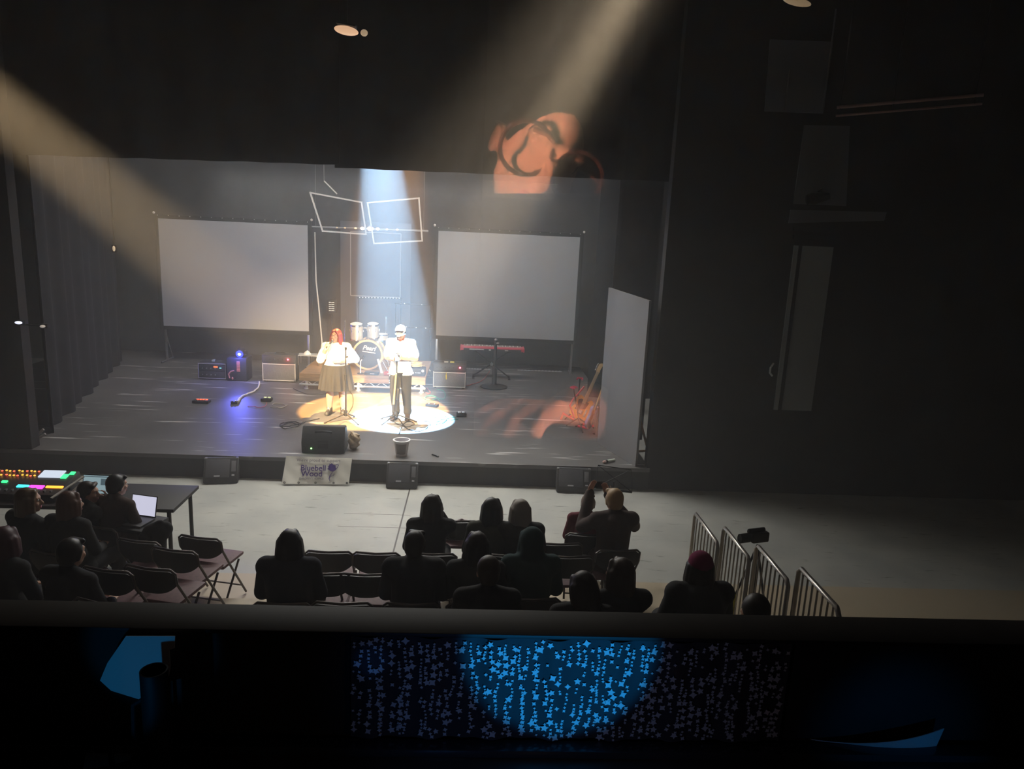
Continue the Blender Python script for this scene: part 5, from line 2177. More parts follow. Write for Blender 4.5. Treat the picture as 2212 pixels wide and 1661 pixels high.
b.box((0, 0, 0), (0.15, 0.010, 0.075), bev=0.003)
part('case', b, BLACK, ph)
# second row
sitter('lone person with long dark hair and dark coat left of the empty middle chairs', 625, 1146, G1, 0.0, 0.0, 'long', HBLK, TBLUE, k=1.25, chair='folding chair under the lone long haired person')
sitter('broad person with short dark hair in the second row right of the empty chairs', 897, 1149, G1, 0.0, -0.15, 'short', HDARK, TBLK, k=1.3, chair='folding chair under the broad short haired person')
sitter('person with wavy brown hair leaning in the second row below the olive coat', 1031, 1151, G1, 0.0, 0.3, 'wavy', HDARK, TGREY, chair='folding chair under the wavy haired person')
sitter('person in a dark teal hood in the second row below the grey haired person', 1150, 1143, G1, 0.05, 0.1, 'hood', None, TTEAL, k=1.2, chair='folding chair under the teal hooded person')
# third row
sitter('person with cropped brown hair low in the third row before the teal hood', 1056, 1203, G2, 0.0, 0.1, 'crop', mat('mid_brown_hair', (0.05, 0.03, 0.02), 0.5), TBLK, chair='folding chair under the crop haired person')
sitter('person with long brown hair turned left in the third row below the blond person', 1342, 1208, G2, 0.1, 0.7, 'long', mat('mid_brown_hair', (0.05, 0.03, 0.02), 0.5), TBLK, arms='chin', chair='folding chair under the third row person with long brown hair')
sitter('person in a magenta knitted hat and black coat beside the handrails', 1516, 1197, G2, 0.05, -0.1, 'beanie', BEAN, TBLK, k=1.35, chair='folding chair under the person in the magenta hat')
sitter('person with round dark hair low at the right by the nearest handrail', 1636, 1286, G3, 0.05, 0.0, 'crop', HDARK, TBLK, chair='folding chair under the person lowest at the right')
sitter('person with bent head low in the third row between the hood and the brown hair', 1262, 1240, G2, 0.0, 0.6, 'bob', HDARK, TBLK, pitch=-0.4, s=0.96, chair='folding chair under the person with bent head')
# the left block, by the mixing desk
sitter('person with short black hair seen from behind between the two laptops', 250, 1026, G0, -0.35, -0.2, 'short', HBLK, TBRN, k=1.0, s=0.97, chair='folding chair under the person between the laptops')
sitter('person with short dark fringe in profile facing right before the first laptop', 188, 1042, G0, -0.5, -0.9, 'short', HDARK, TBLK, arms='chin', s=0.92, k=0.9, chair='folding chair under the person in profile with the fringe')
sitter('person with auburn hair lit from the front right of the mixing desk', 148, 1063, G0, -0.3, -0.4, 'bob', HAUB, TBLK, chair='folding chair under the auburn haired person')
sitter('person with long light brown hair in profile below the mixing desk', 58, 1056, G0, -0.5, -0.7, 'long', HLIGHT, TBLK, chair='folding chair under the person below the mixing desk')
sitter('person with reddish dark hair cut off by the left edge of the photo', 6, 1140, G1, -0.3, 0.0, 'bob', mat('plum_hair', (0.07, 0.02, 0.035), 0.5), TBLK, chair='folding chair under the person at the left edge')
sitter('person with dark hair sunk low in the left block above the aisle chairs', 150, 1165, G1, -0.3, 0.0, 'short', HBLK, TBLK, chair='folding chair under the low seated person of the left block')
# coats and bags
for (px, py, z, r, m, lab, nm, cat) in ((338, 1150, 0.75, 0.14, TBLK, 'dark bundled coat over a chair left of the front empty chair', 'coat', 'coat'),
                                        (988, 1146, 0.55, 0.15, mat('pale_pink_bag', (0.42, 0.33, 0.36), 0.7), 'pale pink bag on the seat between the front row people', 'shoulder_bag', 'bag'),
                                        (1262, 1190, 0.55, 0.12, mat('grey_bag', (0.28, 0.27, 0.26), 0.7), 'grey bag hanging beside the blond person', 'shoulder_bag', 'bag')):
    p = P(px, py, z=z)
    b = B()
    b.ball((0, 0, 0), (r, r * 0.7, r * 0.75), 14)
    b.ball((r * 0.5, 0.03, r * 0.2), (r * 0.6, r * 0.5, r * 0.6), 12)
    b.ball((-r * 0.6, -0.02, -r * 0.3), (r * 0.6, r * 0.6, r * 0.5), 12)
    b.cap((-r * 0.4, 0, r * 0.3), (r * 0.3, 0, r * 0.8), r * 0.3, r * 0.2)
    b.cap((0, 0, 0), (0, 0, -z + 0.46 + 0.02), r * 0.7, r * 0.6)
    me = blob_mesh(b, 0.016, 2)
    me.materials.append(m)
    o = link(nm, me)
    o.location = p
    o['label'] = lab
    o['category'] = cat
    if cat == 'coat' or 'pink' in lab:
        q = tier(p.y)
        put_chair(p.x, p.y - 0.05, 0.003, -0.2 if cat == 'coat' else 0, 'folding chair under the ' + ('bundled coat' if cat == 'coat' else 'pale pink bag'), 'occupied folding chairs')

# ================================================================ handrails at the right
RAILM = mat('pale_rail_tube', (0.5, 0.47, 0.44), 0.3, 0.8)
for k, (a, c, zt, lab) in enumerate((((1500, 1106), (1556, 1177), 1.00, 'first handrail panel, furthest from the camera'), ((1562, 1136), (1617, 1209), 1.15, 'second handrail panel, with yellow stickers at its foot'),
                                     ((1633, 1175), (1698, 1260), 1.30, 'third handrail panel'), ((1724, 1222), (1806, 1322), 1.45, 'fourth handrail panel, nearest to the camera'))):
    p, q = P(*a, z=zt), P(*c, z=zt)
    q.x = p.x
    zb = zt - 1.0 + 0.003
    t = thing('handrail', lab + ' beside the seating', 'handrail', (p.x, p.y, zb))
    L = p.y - q.y
    b = B()
    b.tube([(0, -0.02, 0), (0, -0.02, 0.96), (0, -0.06, 1.0), (0, -L + 0.06, 1.0), (0, -L + 0.02, 0.96), (0, -L + 0.02, 0)], 0.019, 10)
    part('rail_tube', b, RAILM, t)
    b = B()
    b.rod((0, -0.02, 0.10), (0, -L + 0.02, 0.10), 0.012)
    part('bottom_rail', b, RAILM, t)
    n = 7
    for j in range(n):
        y = -0.02 - (L - 0.04) * (j + 1) / (n + 1)
        b = B()
        b.rod((0, y, 0.10), (0, y, 0.99), 0.008, seg=8)
        part('baluster', b, RAILM, t)
    if k in (0, 1):
        b = B()
        b.box((0.014, -L * 0.62, 0.62 - 0.2 * k), (0.004, 0.10, 0.20))
        b.box((-0.014, -L * 0.62, 0.62 - 0.2 * k), (0.004, 0.10, 0.20))
        part('sticker', b, mat('yellow_sticker', (0.65, 0.58, 0.05), 0.5), t, label='yellow sticker')

# folding music stand beyond the blond person
p = P(1352, 1104, z=0.9)
t = thing('music_stand', 'open wire music stand behind the blond filming person', 'music stand', (p.x, p.y + 0.75, 0.003), -0.1)
b = B()
pl = [V((-0.22, 0.0, 0.88)), V((0.22, 0.0, 0.85)), V((0.20, 0.10, 1.10)), V((-0.20, 0.10, 1.13))]
b.tube(pl, 0.007, 6, loop=True)
b.tube([pl[0], pl[2]], 0.004, 6)
b.tube([pl[1], pl[3]], 0.004, 6)
b.rod(pl[0], pl[1], 0.014)
part('desk_frame', b, BLACK, t)
b = B()
b.rod((0, 0.03, 0.22), (0, 0.04, 0.96), 0.010)
part('pole', b, BLACK, t)
for k in range(3):
    a = 2 * PI * k / 3 + 0.4
    b = B()
    b.rod((0, 0.03, 0.28), (0.25 * math.cos(a), 0.03 + 0.25 * math.sin(a), 0.012), 0.009)
    part('leg', b, BLACK, t)

# video camera on a tripod beyond the rails
p = P(1632, 1160, z=1.15)
t = thing('video_camera', 'black video camera on a tripod beyond the handrails', 'camera', (p.x, p.y, 0.003), 0.3)
t.scale = (0.7, 0.7, 1.0)
b = B()
b.box((0.05, 0, 1.15), (0.26, 0.13, 0.10), bev=0.02)
part('camera_body', b, BLACK, t)
b = B()
b.rod((-0.10, 0, 1.15), (-0.26, 0, 1.15), 0.048)
part('lens', b, BLACK, t)
b = B()
b.cap((-0.12, 0, 1.215), (0.12, 0, 1.215), 0.024)
part('microphone', b, RUBBER, t)
for k in range(3):
    a = 2 * PI * k / 3
    b = B()
    b.rod((0.05, 0, 1.06), (0.05 + 0.4 * math.cos(a), 0.4 * math.sin(a), 0.012), 0.016)
    part('leg', b, BLACK, t)

# ================================================================ the mixing desk on the left
p = P(60, 1036, z=0.86)
t = thing('production_table', 'long black table with mixing desk and laptops at the left', 'table', (-4.7, p.y - 0.12, 0.003))
b = B()
b.box((0, 0, 0.73), (3.0, 0.75, 0.04), bev=0.006)
part('tabletop', b, BLACK, t)
for sx in (-1.42, 1.42):
    for sy in (-0.3, 0.3):
        b = B()
        b.rod((sx, sy, 0), (sx, sy, 0.71), 0.022)
        part('leg', b, BLACK, t)
TT = 0.756
TY = p.y - 0.12
t = thing('mixing_desk', 'lit mixing desk with coloured buttons at the left edge', 'mixing desk', (P(52, 1040, z=0.9).x, TY, TT))
sl = M.Rotation(0.22, 4, 'X')
b = B()
b.box((0, 0.0, 0.085), (0.92, 0.50, 0.09), sl, bev=0.012)
part('case', b, mat('dark_panel', (0.05, 0.05, 0.05), 0.4), t)


def on(x, y, dz=0.052):
    return M.Translation((0, 0, 0.085)) @ sl @ V((x, y, dz))


def led(name, col, es):
    return mat('lit_' + name, (0.1, 0.1, 0.1), 0.4, emit=col, es=es)


b = B()
b.box(on(0.20, 0.16), (0.24, 0.14, 0.012), sl)
part('display', b, led('display', (0.75, 0.85, 1.0), 0.9), t, label='bright display')
for (x, y, w_, h_, nm, col, es) in ((0.36, 0.12, 0.06, 0.08, 'green', (0.05, 1.0, 0.3), 1.6), (0.41, 0.19, 0.05, 0.05, 'green', (0.05, 1.0, 0.3), 1.6), (-0.34, -0.10, 0.18, 0.035, 'blue', (0.05, 0.12, 1.0), 4.0),
                                    (-0.34, -0.135, 0.18, 0.02, 'pink', (1.0, 0.1, 0.4), 2.5), (0.02, -0.10, 0.12, 0.04, 'cyan', (0.05, 0.8, 0.9), 2.0),
                                    (0.17, -0.11, 0.15, 0.06, 'magenta', (1.0, 0.05, 0.75), 2.2), (0.36, -0.10, 0.18, 0.03, 'orange', (1.0, 0.35, 0.03), 2.5), (-0.22, -0.02, 0.06, 0.03, 'green', (0.05, 1.0, 0.3), 1.2)):
    b = B()
    b.box(on(x, y), (w_, h_, 0.012), sl)
    part('lit_buttons', b, led(nm, col, es), t, label='lit ' + nm + ' buttons')
rr = random.Random(4)
for k in range(22):
    b = B()
    b.ball(on(-0.42 + 0.045 * (k % 11) + 0.01 * rr.random(), 0.10 + 0.09 * (k // 11) + 0.02 * rr.random(), 0.056), (0.013, 0.013, 0.008), 8)
    part('knob', b, led('red', (1.0, 0.12, 0.05), 2.0) if k % 3 == 0 else led('amber', (1.0, 0.42, 0.04), 2.0), t)
for k in range(12):
    b = B()
    b.box(on(-0.38 + 0.068 * k, -0.19, 0.058), (0.018, 0.03, 0.018), sl)
    part('fader', b, mat('grey_plastic', (0.16, 0.16, 0.17), 0.4), t)
pt('desk_glow', (t.location.x, TY - 0.05, TT + 0.45), 0.5, (1.0, 0.45, 0.35), 0.2)


def laptop(label, px, py, z, yaw, screen, w_=0.33, y=None):
    p = P(px, py, z=z)
    t = thing('laptop', label, 'laptop', (p.x, p.y, z), yaw)
    b = B()
    b.box((0, -0.10, 0.009), (w_, 0.23, 0.016), bev=0.004)
    part('base', b, mat('grey_plastic', (0.16, 0.16, 0.17), 0.4), t)
    lt = M.Translation((0, 0.02, 0.012)) @ M.Rotation(-0.25, 4, 'X')
    b = B()
    b.box(lt @ V((0, 0, 0.115)), (w_, 0.008, 0.225), M.Rotation(-0.25, 4, 'X'), bev=0.003)
    ld = part('lid', b, BLACK, t)
    b = B()
    b.box(lt @ V((0, -0.0055, 0.118)), (w_ - 0.02, 0.003, 0.20), M.Rotation(-0.25, 4, 'X'))
    part('screen', b, screen, ld, label='lit screen')
    return t, lt


t, lt = laptop('laptop with a pale blue page on its screen, nearer the mixing desk', 208, 1073, TT, -0.05, mat('screen_blue', (0.1, 0.1, 0.1), 0.3, emit=(0.55, 0.78, 0.85), es=0.42), 0.34)
b = B()
for (x, z, w_, h_) in ((0.07, 0.15, 0.07, 0.07), (0.02, 0.05, 0.24, 0.012), (0.0, 0.205, 0.3, 0.01)):
    b.box(lt @ V((x, -0.0085, z)), (w_, 0.002, h_), M.Rotation(-0.25, 4, 'X'))
part('page_blocks', b, mat('screen_grey', (0.1, 0.1, 0.1), 0.3, emit=(0.2, 0.32, 0.38), es=0.3), t)
laptop('laptop with a blank lilac white screen, right of the seated group', 306, 1120, TT, -0.25, mat('screen_lilac', (0.1, 0.1, 0.1), 0.3, emit=(0.80, 0.80, 1.0), es=0.75), 0.30)
t = thing('side_table', 'small black table under the lilac lit laptop', 'table', (P(306, 1120, z=TT).x, P(306, 1120, z=TT).y - 0.08, 0.003), -0.25)
b = B()
b.box((0, 0, 0.73), (0.42, 0.4, 0.04), bev=0.006)
part('tabletop', b, BLACK, t)
b = B()
b.rod((0, 0, 0.03), (0, 0, 0.71), 0.025)
b.rod((0, 0, 0), (0, 0, 0.03), 0.18)
part('pedestal', b, BLACK, t)
# pale sloping sheets on a stand
p, q = P(114, 1074, z=0.98), P(178, 1031, z=1.10)
t = thing('paper_stand', 'stand with two pale sheets seen edge on between desk and first laptop', 'stand', (p + q) / 2 - V((0, 0, (p.z + q.z) / 2 - TT)))
o = V(t.location)
b = B()
bar(b, p - o, q - o, 0.030, 0.010)
part('sheet', b, PALE, t, smooth=False)
b = B()
bar(b, P(150, 1068, z=0.98) - o, P(176, 1046, z=1.06) - o, 0.045, 0.010)
part('sheet', b, PALE, t, smooth=False)
b = B()
b.rod((0, 0.02, 0), (0, 0.02, (p.z + q.z) / 2 - TT), 0.012)
b.rod((0, 0.02, 0), (0, 0.02, 0.012), 0.09)
part('post', b, BLACK, t)

# ================================================================ side of the hall: door, panels, rail, small lamps
WY = 10.78          # just in front of the wall beside the stage


def wall_quad(name, cor, m, th=0.04, kind=True, label=None, cat=None, y=WY):
    pts = [P(*q, y=y) for q in cor]
    b = B()
    A = [b.bm.verts.new(p) for p in pts]
    C = [b.bm.verts.new(p + V((0, th, 0))) for p in pts]
    b.bm.faces.new(A)
    b.bm.faces.new(list(reversed(C)))
    for k in range(len(pts)):
        b.bm.faces.new((A[k], C[k], C[(k + 1) % len(pts)], A[(k + 1) % len(pts)]))
    if kind:
        return struct(name, b, m, smooth=False)
    return solo(name, b, m, label, cat, smooth=False)


GD = mat('grey_door_paint', (0.26, 0.275, 0.28), 0.7)
GP = mat('grey_board_paint', (0.13, 0.135, 0.15), 0.8)
d0, d1 = P(1716, 530, y=WY), P(1800, 540, y=WY)
b = B()
zb = P(1670, 885, y=WY).z
b.box((0, 0.02, (d0.z + zb) / 2), (d1.x - d0.x, 0.04, d0.z - zb))
door = struct('door_1', b, GD, smooth=False)
door.location = ((d0.x + d1.x) / 2, WY, 0)
b = B()
b.box((-(d1.x - d0.x) / 2 + 0.09, -0.006, (d0.z + zb) / 2), (0.05, 0.012, d0.z - zb))
part('dark_gap', b, BLACK, door, smooth=False)
b = B()
b.tube([(-(d1.x - d0.x) / 2 - 0.10, -0.02, zb + 0.72), (-(d1.x - d0.x) / 2 - 0.15, -0.05, zb + 0.66), (-(d1.x - d0.x) / 2 - 0.15, -0.05, zb + 0.58), (-(d1.x - d0.x) / 2 - 0.10, -0.02, zb + 0.53)], 0.016, 8)
part('door_handle', b, mat('white_handle', (0.8, 0.8, 0.78), 0.4), door)
for (z0, z1) in ((486, 500), (503, 517)):
    a, c = P(1722, z0, y=WY), P(1795, z1 + 6, y=WY)
    b = B()
    b.box(((a.x + c.x) / 2, WY, (a.z + c.z) / 2), (c.x - a.x + 0.1, 0.06, 0.06))
    struct('trim_4' if z0 == 486 else 'trim_5', b, BLACK, smooth=False)
wall_quad('trim_6', ((1708, 453), (1916, 458), (1910, 477), (1704, 482)), GP, 0.08)
wall_quad('wall_panel', ((1738, 270), (1836, 272), (1828, 445), (1714, 440)), GP, 0.02)
wall_quad('wall_panel', ((1664, 85), (1800, 90), (1778, 245), (1652, 240)), mat('blue_grey_board', (0.13, 0.14, 0.17), 0.8), 0.02)
for (x0, x1, y0, y1) in ((1706, 1698, 150, 238), (1806, 1782, 20, 238)):
    p, q = P(x0, y0, y=WY - 0.04), P(x1, y1, y=WY - 0.04)
    b = B()
    b.rod(p, (p.x, p.y, q.z), 0.012)
    solo('hanging_rope', b, GP, 'pale rope hanging down the %s edge of the blue grey wall board' % ('left' if x0 == 1706 else 'right'), 'rope')
p, q = P(1808, 232, y=9.6), P(2125, 205, y=9.0)
t = thing('wall_rail', 'thin pinkish rail high on the right side of the hall', 'rail', (p + q) / 2)
d = (q - p) / 2
b = B()
b.rod(-d, d, 0.02)
part('bar', b, mat('pink_steel', (0.45, 0.28, 0.26), 0.35, 0.6), t)
b = B()
b.rod(-d + V((0, 0, -0.10)), d + V((0, 0, -0.10)), 0.014)
part('bar', b, mat('pink_steel', (0.45, 0.28, 0.26), 0.35, 0.6), t)
for s in (-0.95, -0.2, 0.9):
    b = B()
    e = d * s
    b.rod(e + V((0, 0, -0.10)), (e.x, e.y, ROOF - t.location.z - 0.003), 0.010)
    part('hanger', b, BLACK, t)
# bracket lantern by the panel
p = P(1765, 428, y=WY - 0.12)
t = thing('wall_lantern', 'black lantern on a bracket above the grey door', 'lantern', p)
b = B()
b.lathe([(0.05, -0.17), (0.09, 0.05), (0.07, 0.14), (0.0, 0.16)], M.Rotation(-PI / 2 - 0.2, 4, 'Y'), 20)
part('can', b, BLACK, t)
b = B()
b.tube([(0.0, 0.0, 0.09), (0.05, 0.0, 0.13), (0.1, 0.11, 0.10)], 0.012, 6)
part('bracket', b, BLACK, t)

# glowing hall lamps
def hall_lamp(label, px, py, y, w, h, col, es, second=False, hang=True):
    p = P(px, py, y=y)
    t = thing('ceiling_lamp' if hang else 'small_lamp', label, 'lamp', p)
    b = B()
    b.ball((0, 0.0, 0), (w, 0.05, h), 18, M.Rotation(0.13, 4, 'Y'))
    part('lens', b, mat('lamp_glow_%d_%d' % (px, py), (0.8, 0.6, 0.4), 0.5, emit=col, es=es), t, label='glowing lens')
    b = B()
    if hang:
        b.box((0, 0.02, h + 0.018), (w * 1.6, 0.12, 0.03), M.Rotation(0.13, 4, 'Y'), bev=0.006)
        b.rod((0, 0.02, h + 0.02), (0, 0.02, ROOF - p.z - 0.003), 0.012)
    else:
        b.box((0, 0.07, 0), (w * 3, 0.08, h * 3), bev=0.006)
        b.rod((0, 0.07, 0), (min(-0.01, -6.52 - p.x), 0.09, 0), 0.012)
    part('housing', b, BLACK, t)
    if second:
        b = B()
        b.ball((w * 1.45, 0, -0.015), (w * 0.3, 0.04, h * 0.75), 12)
        part('side_lens', b, mat('side_lens_glow', (0.8, 0.6, 0.4), 0.5, emit=(1.0, 0.72, 0.45), es=0.30), t)
    return t


hall_lamp('warm oval lamp hanging near the top of the photo above the stage opening', 748, 66, 10.2, 0.155, 0.055, (1.0, 0.60, 0.36), 0.70, True)
hall_lamp('dim warm lamp at the very top of the photo, right', 1722, 4, 10.2, 0.19, 0.05, (1.0, 0.70, 0.40), 0.16)
hall_lamp('twin bluish white lamp at the far left beside the stage', 40, 697, 10.70, 0.045, 0.02, (0.75, 0.80, 1.0), 1.2, False, False)
hall_lamp('faint pale lamp just right of the twin lamp at the far left', 92, 705, 10.70, 0.03, 0.02, (0.8, 0.8, 0.78), 0.25, False, False)
p = P(246, 537, y=13.9)
t = thing('small_lamp', 'tiny warm lamp on a pole by the left wing drape', 'lamp', p)
b = B()
b.ball((0, 0, 0), (0.025, 0.02, 0.05), 10)
part('lens', b, mat('tiny_warm_lens', (0.8, 0.6, 0.4), 0.5, emit=(1.0, 0.75, 0.5), es=0.45), t)
b = B()
b.rod((0, 0.03, 0.05), (0, 0.03, ROOF - p.z - 0.003), 0.012)
b.box((0, 0.03, 0), (0.09, 0.04, 0.14), bev=0.006)
part('housing', b, BLACK, t)
for (a, c, lab) in (((66, 958), (98, 937), 'lower of two pale battens leaning at the left end of the stage'), ((64, 955), (94, 927), 'upper of two pale battens leaning at the left end of the stage')):
    p = P(*a, z=Z0 + 0.02)
    q = P(*c, y=p.y + 0.05)
    b = B()
    b.rod(p, q, 0.018)
    solo('batten', b, mat('grey_wood', (0.42, 0.40, 0.40), 0.7), lab, 'batten', group=None)

# ================================================================ control booth: ledge, starry cloth, window, the photographer
LY = 1.90
lipz = P(1106, 1372, y=LY).z
BOOTHM = mat('booth_black_paint', (0.040, 0.036, 0.035), 0.6, noise=0.15)
bk = P(1106, 1317, z=lipz).y
b = B()
b.box((-0.4, (LY + 0.03 + bk) / 2 + 0.01, lipz / 2 - 0.006), (9.0, bk - LY - 0.01, lipz - 0.012))
struct('wall_booth', b, BOOTHM, smooth=False)
b = B()
b.box((-0.4, (LY + bk) / 2, lipz - 0.006), (9.0, bk - LY, 0.012), bev=0.003)
struct('trim_1', b, BOOTHM)
SHELF = P(1106, 1600, y=LY + 0.03).z
b = B()
b.box((-0.4, (LY + 0.03 + 0.45) / 2, SHELF - 0.02), (9.0, LY + 0.03 - 0.45, 0.04), bev=0.004)
struct('trim_2', b, mat('brown_shelf_laminate', (0.10, 0.075, 0.062), 0.35, noise=0.1), smooth=False)
# raised nosing along the back of the shelf
b = B()
b.box((-0.4, LY - 0.02, SHELF + 0.012), (9.0, 0.05, 0.024), bev=0.004)
struct('trim_3', b, mat('dark_gloss_trim', (0.05, 0.05, 0.055), 0.2))
# booth floor, back wall and sill under the window
BF = 2.38
b = B()
b.box((0.0, -1.2, BF - 0.05), (6.0, 2.7, 0.1))
struct('floor_booth', b, BOOTHM, smooth=False)
b = B()
b.box((0.0, -2.6, BF + 1.3), (6.0, 0.1, 2.7))
struct('wall_booth_back', b, BOOTHM, smooth=False)
b = B()
b.box((0.0, 0.15, BF + 0.45), (6.0, 0.12, 0.9))
struct('wall_booth_sill', b, BOOTHM, smooth=False)

# ---- starry cloth hung under the ledge
x0, x1 = P(757, 1480, y=LY).x, P(1702, 1480, y=LY).x
CH = lipz - 0.014 - SHELF - 0.028
t = thing('sequin_cloth', 'dark cloth sewn with blue star sequins hanging under the ledge', 'cloth', ((x0 + x1) / 2, LY + 0.008, SHELF + 0.026))
W = (x1 - x0) / 2


def cl(u, v):
    x = -W + 2 * W * u
    return V((x, 0.006 * math.sin(x * 34) + 0.004 * math.sin(x * 71 + 2), CH * v))


b = B()
b.sheet(cl, 120, 6, 0.002)
part('fabric', b, mat('dark_sheer_cloth', (0.055, 0.05, 0.055), 0.8), t)
rr = random.Random(11)
b = B()


def star(c, r, ang, n):
    vs, ws = [], []
    for k in range(2 * n):
        a = PI * k / n + ang
        q = r if k % 2 == 0 else r * 0.52
        vs.append(b.bm.verts.new(c + V((q * math.cos(a), 0, q * math.sin(a)))))
        ws.append(b.bm.verts.new(c + V((q * math.cos(a), -0.0015, q * math.sin(a)))))
    b.bm.faces.new(vs)
    b.bm.faces.new(list(reversed(ws)))
    for k in range(2 * n):
        b.bm.faces.new((vs[k], ws[k], ws[(k + 1) % (2 * n)], vs[(k + 1) % (2 * n)]))


cols = 62
for i in range(cols):
    u = (i + 0.5) / cols
    z = CH * rr.uniform(0.9, 0.99)
    dx = 0
    while z > CH * 0.03:
        dx += rr.uniform(-0.0035, 0.0030)
        p = cl(u, z / CH) + V((dx, -0.006, 0))
        q = rr.random()
        if q < 0.20:
            star(p + V((rr.uniform(-0.006, 0.006), 0, 0)), rr.uniform(0.0095, 0.0130), rr.uniform(0, 1), 5 if rr.random() < 0.6 else 4)
            z -= 0.024
        elif q < 0.42:
            star(p + V((rr.uniform(-0.004, 0.004), 0, 0)), 0.0075, rr.uniform(0, 1), 4)
            z -= 0.015
        else:
            star(p, rr.uniform(0.0042, 0.0062), rr.uniform(0, 1), 4)
            z -= rr.uniform(0.008, 0.013)
        if rr.random() < 0.12:
            z -= rr.uniform(0.02, 0.05)
sq = part('sequins', b, mat('pale_sequin', (0.80, 0.82, 0.85), 0.5), t, smooth=False, label='pale star shaped sequins catching blue light')
sq['kind'] = 'stuff'
BL_ = (0.0, 0.38, 1.0)  # unseen blue spots and a warm point added to light cloth and shelf
cx_ = P(1215, 1372, y=LY).x
spot('blue_cloth_fill', (cx_ + 0.01, 1.15, lipz - 0.07), (cx_, LY, lipz - 0.045), 15, BL_, 44, 0.30, 0.01)
spot('blue_cloth_fill', (cx_ - 0.35, 1.0, lipz - 0.09), (cx_ - 0.10, LY, lipz - 0.14), 1.3, (0.06, 0.32, 1.0), 78, 0.8, 0.02)
spot('blue_cloth_fill', (P(800, 1450, y=LY).x, 1.3, lipz - 0.085), (P(800, 1450, y=LY).x, LY, lipz - 0.09), 1.0, (0.05, 0.30, 1.0), 12, 1.0, 0.01)
pt('warm_shelf_fill', (cx_ + 0.02, 1.25, SHELF + 0.30), 0.22, (1.0, 0.62, 0.42), 0.05)

# ---- blue-lit paper with a mug in front of it, left
PAPER = mat('white_paper_sheet', (0.75, 0.76, 0.78), 0.8)
py_ = LY - 0.06
pts = [P(*q, y=py_) for q in ((272, 1374), (378, 1374), (377, 1400), (366, 1404), (368, 1440), (358, 1500), (308, 1513), (240, 1492), (216, 1470), (232, 1432))]
o = V((pts[5].x, py_, SHELF + 0.003))
t = thing('pale_sheet', 'large paper sheet propped under the ledge, lit blue', 'paper', o)
b = B()
F_ = [b.bm.verts.new(p - o) for p in pts]
G_ = [b.bm.verts.new(p - o + V((0, 0.002, 0))) for p in pts]
b.bm.faces.new(F_)
b.bm.faces.new(list(reversed(G_)))
for k in range(len(pts)):
    b.bm.faces.new((F_[k], G_[k], G_[(k + 1) % len(pts)], F_[(k + 1) % len(pts)]))
part('sheet', b, PAPER, t, smooth=False)
b = B()
b.rod((-0.02, 0.012, 0), (-0.02, 0.012, pts[0].z - o.z - 0.03), 0.005)
b.box((-0.02, 0.0, 0.004), (0.16, 0.04, 0.008))
part('prop', b, BLACK, t)
m0 = P(337, 1524, y=LY - 0.16)
mz = SHELF + 0.003
t = thing('mug', 'black mug silhouetted against the blue lit paper', 'mug', (m0.x, LY - 0.16, mz))
mh_ = P(337, 1447, y=LY - 0.16).z - mz
b = B()
b.lathe([(0, 0), (0.031, 0), (0.034, 0.01), (0.034, mh_), (0.030, mh_), (0.029, 0.012), (0, 0.012)], seg=28)
part('cup', b, mat('matt_black_ceramic', (0.012, 0.012, 0.014), 0.6), t)
b = B()
b.tube([(-0.032, 0, mh_ * 0.75), (-0.058, 0, mh_ * 0.70), (-0.062, 0, mh_ * 0.45), (-0.033, 0, mh_ * 0.28)], 0.006, 8)
part('handle', b, mat('matt_black_ceramic', (0.012, 0.012, 0.014), 0.6), t)
pc = P(295, 1440, y=py_)
spot('blue_paper_fill', (pc.x + 0.0, 1.25, lipz - 0.10), (pc.x, py_, pc.z), 1.3, (0.02, 0.40, 0.95), 34, 0.5, 0.01)  # unseen blue spot added to light the propped sheet


def light_patch(label, cor, z=None, nm='pale_sheet'):  # pale flat sheets standing in for lit patches of the shelf
    z = SHELF + 0.002 if z is None else z
    pts = [P(*q, z=z) for q in cor]
    c = sum(pts, V()) / len(pts)
    b = B()
    b.prism([(p.x - c.x, p.y - c.y) for p in pts], 0.0015, M.Translation((0, 0, 0)))
    return solo(nm, b, PAPER, label, 'paper', c, smooth=False)


light_patch('pale sheet put on the shelf for a patch of light, left of two', ((186, 1622), (232, 1612), (236, 1655), (180, 1661)))
light_patch('pale sheet put on the shelf for a patch of light, right of two', ((246, 1626), (302, 1616), (290, 1640), (248, 1650)))
# ---- blue-lit folded paper at the right end of the shelf
u0, u1 = P(1745, 1600, z=SHELF + 0.003), P(2010, 1612, z=SHELF + 0.003)
t = thing('folded_leaflet', 'curved open leaflet standing at the right end of the shelf, lit blue', 'leaflet', u0)


def lf(u, v):
    x = (u1.x - u0.x) * u
    return V((x, -0.05 * math.sin(u * 2.2) - 0.02 * v, 0.012 + v * (0.008 + 0.075 * u ** 1.5)))


b = B()
b.sheet(lf, 30, 6, 0.002)
part('page', b, PAPER, t)
b = B()
b.box(((u1.x - u0.x) / 2, -0.02, 0.006), (u1.x - u0.x, 0.06, 0.012), bev=0.003)
part('spine', b, mat('dark_gloss_trim', (0.05, 0.05, 0.055), 0.2), t)
spot('blue_leaflet_fill', (u1.x - 0.08, 1.15, SHELF + 0.14), (u1.x - 0.11, u0.y, SHELF + 0.03), 1.2, (0.02, 0.36, 1.0), 46, 0.9, 0.01)  # added blue spot without a fixture, lights the leaflet

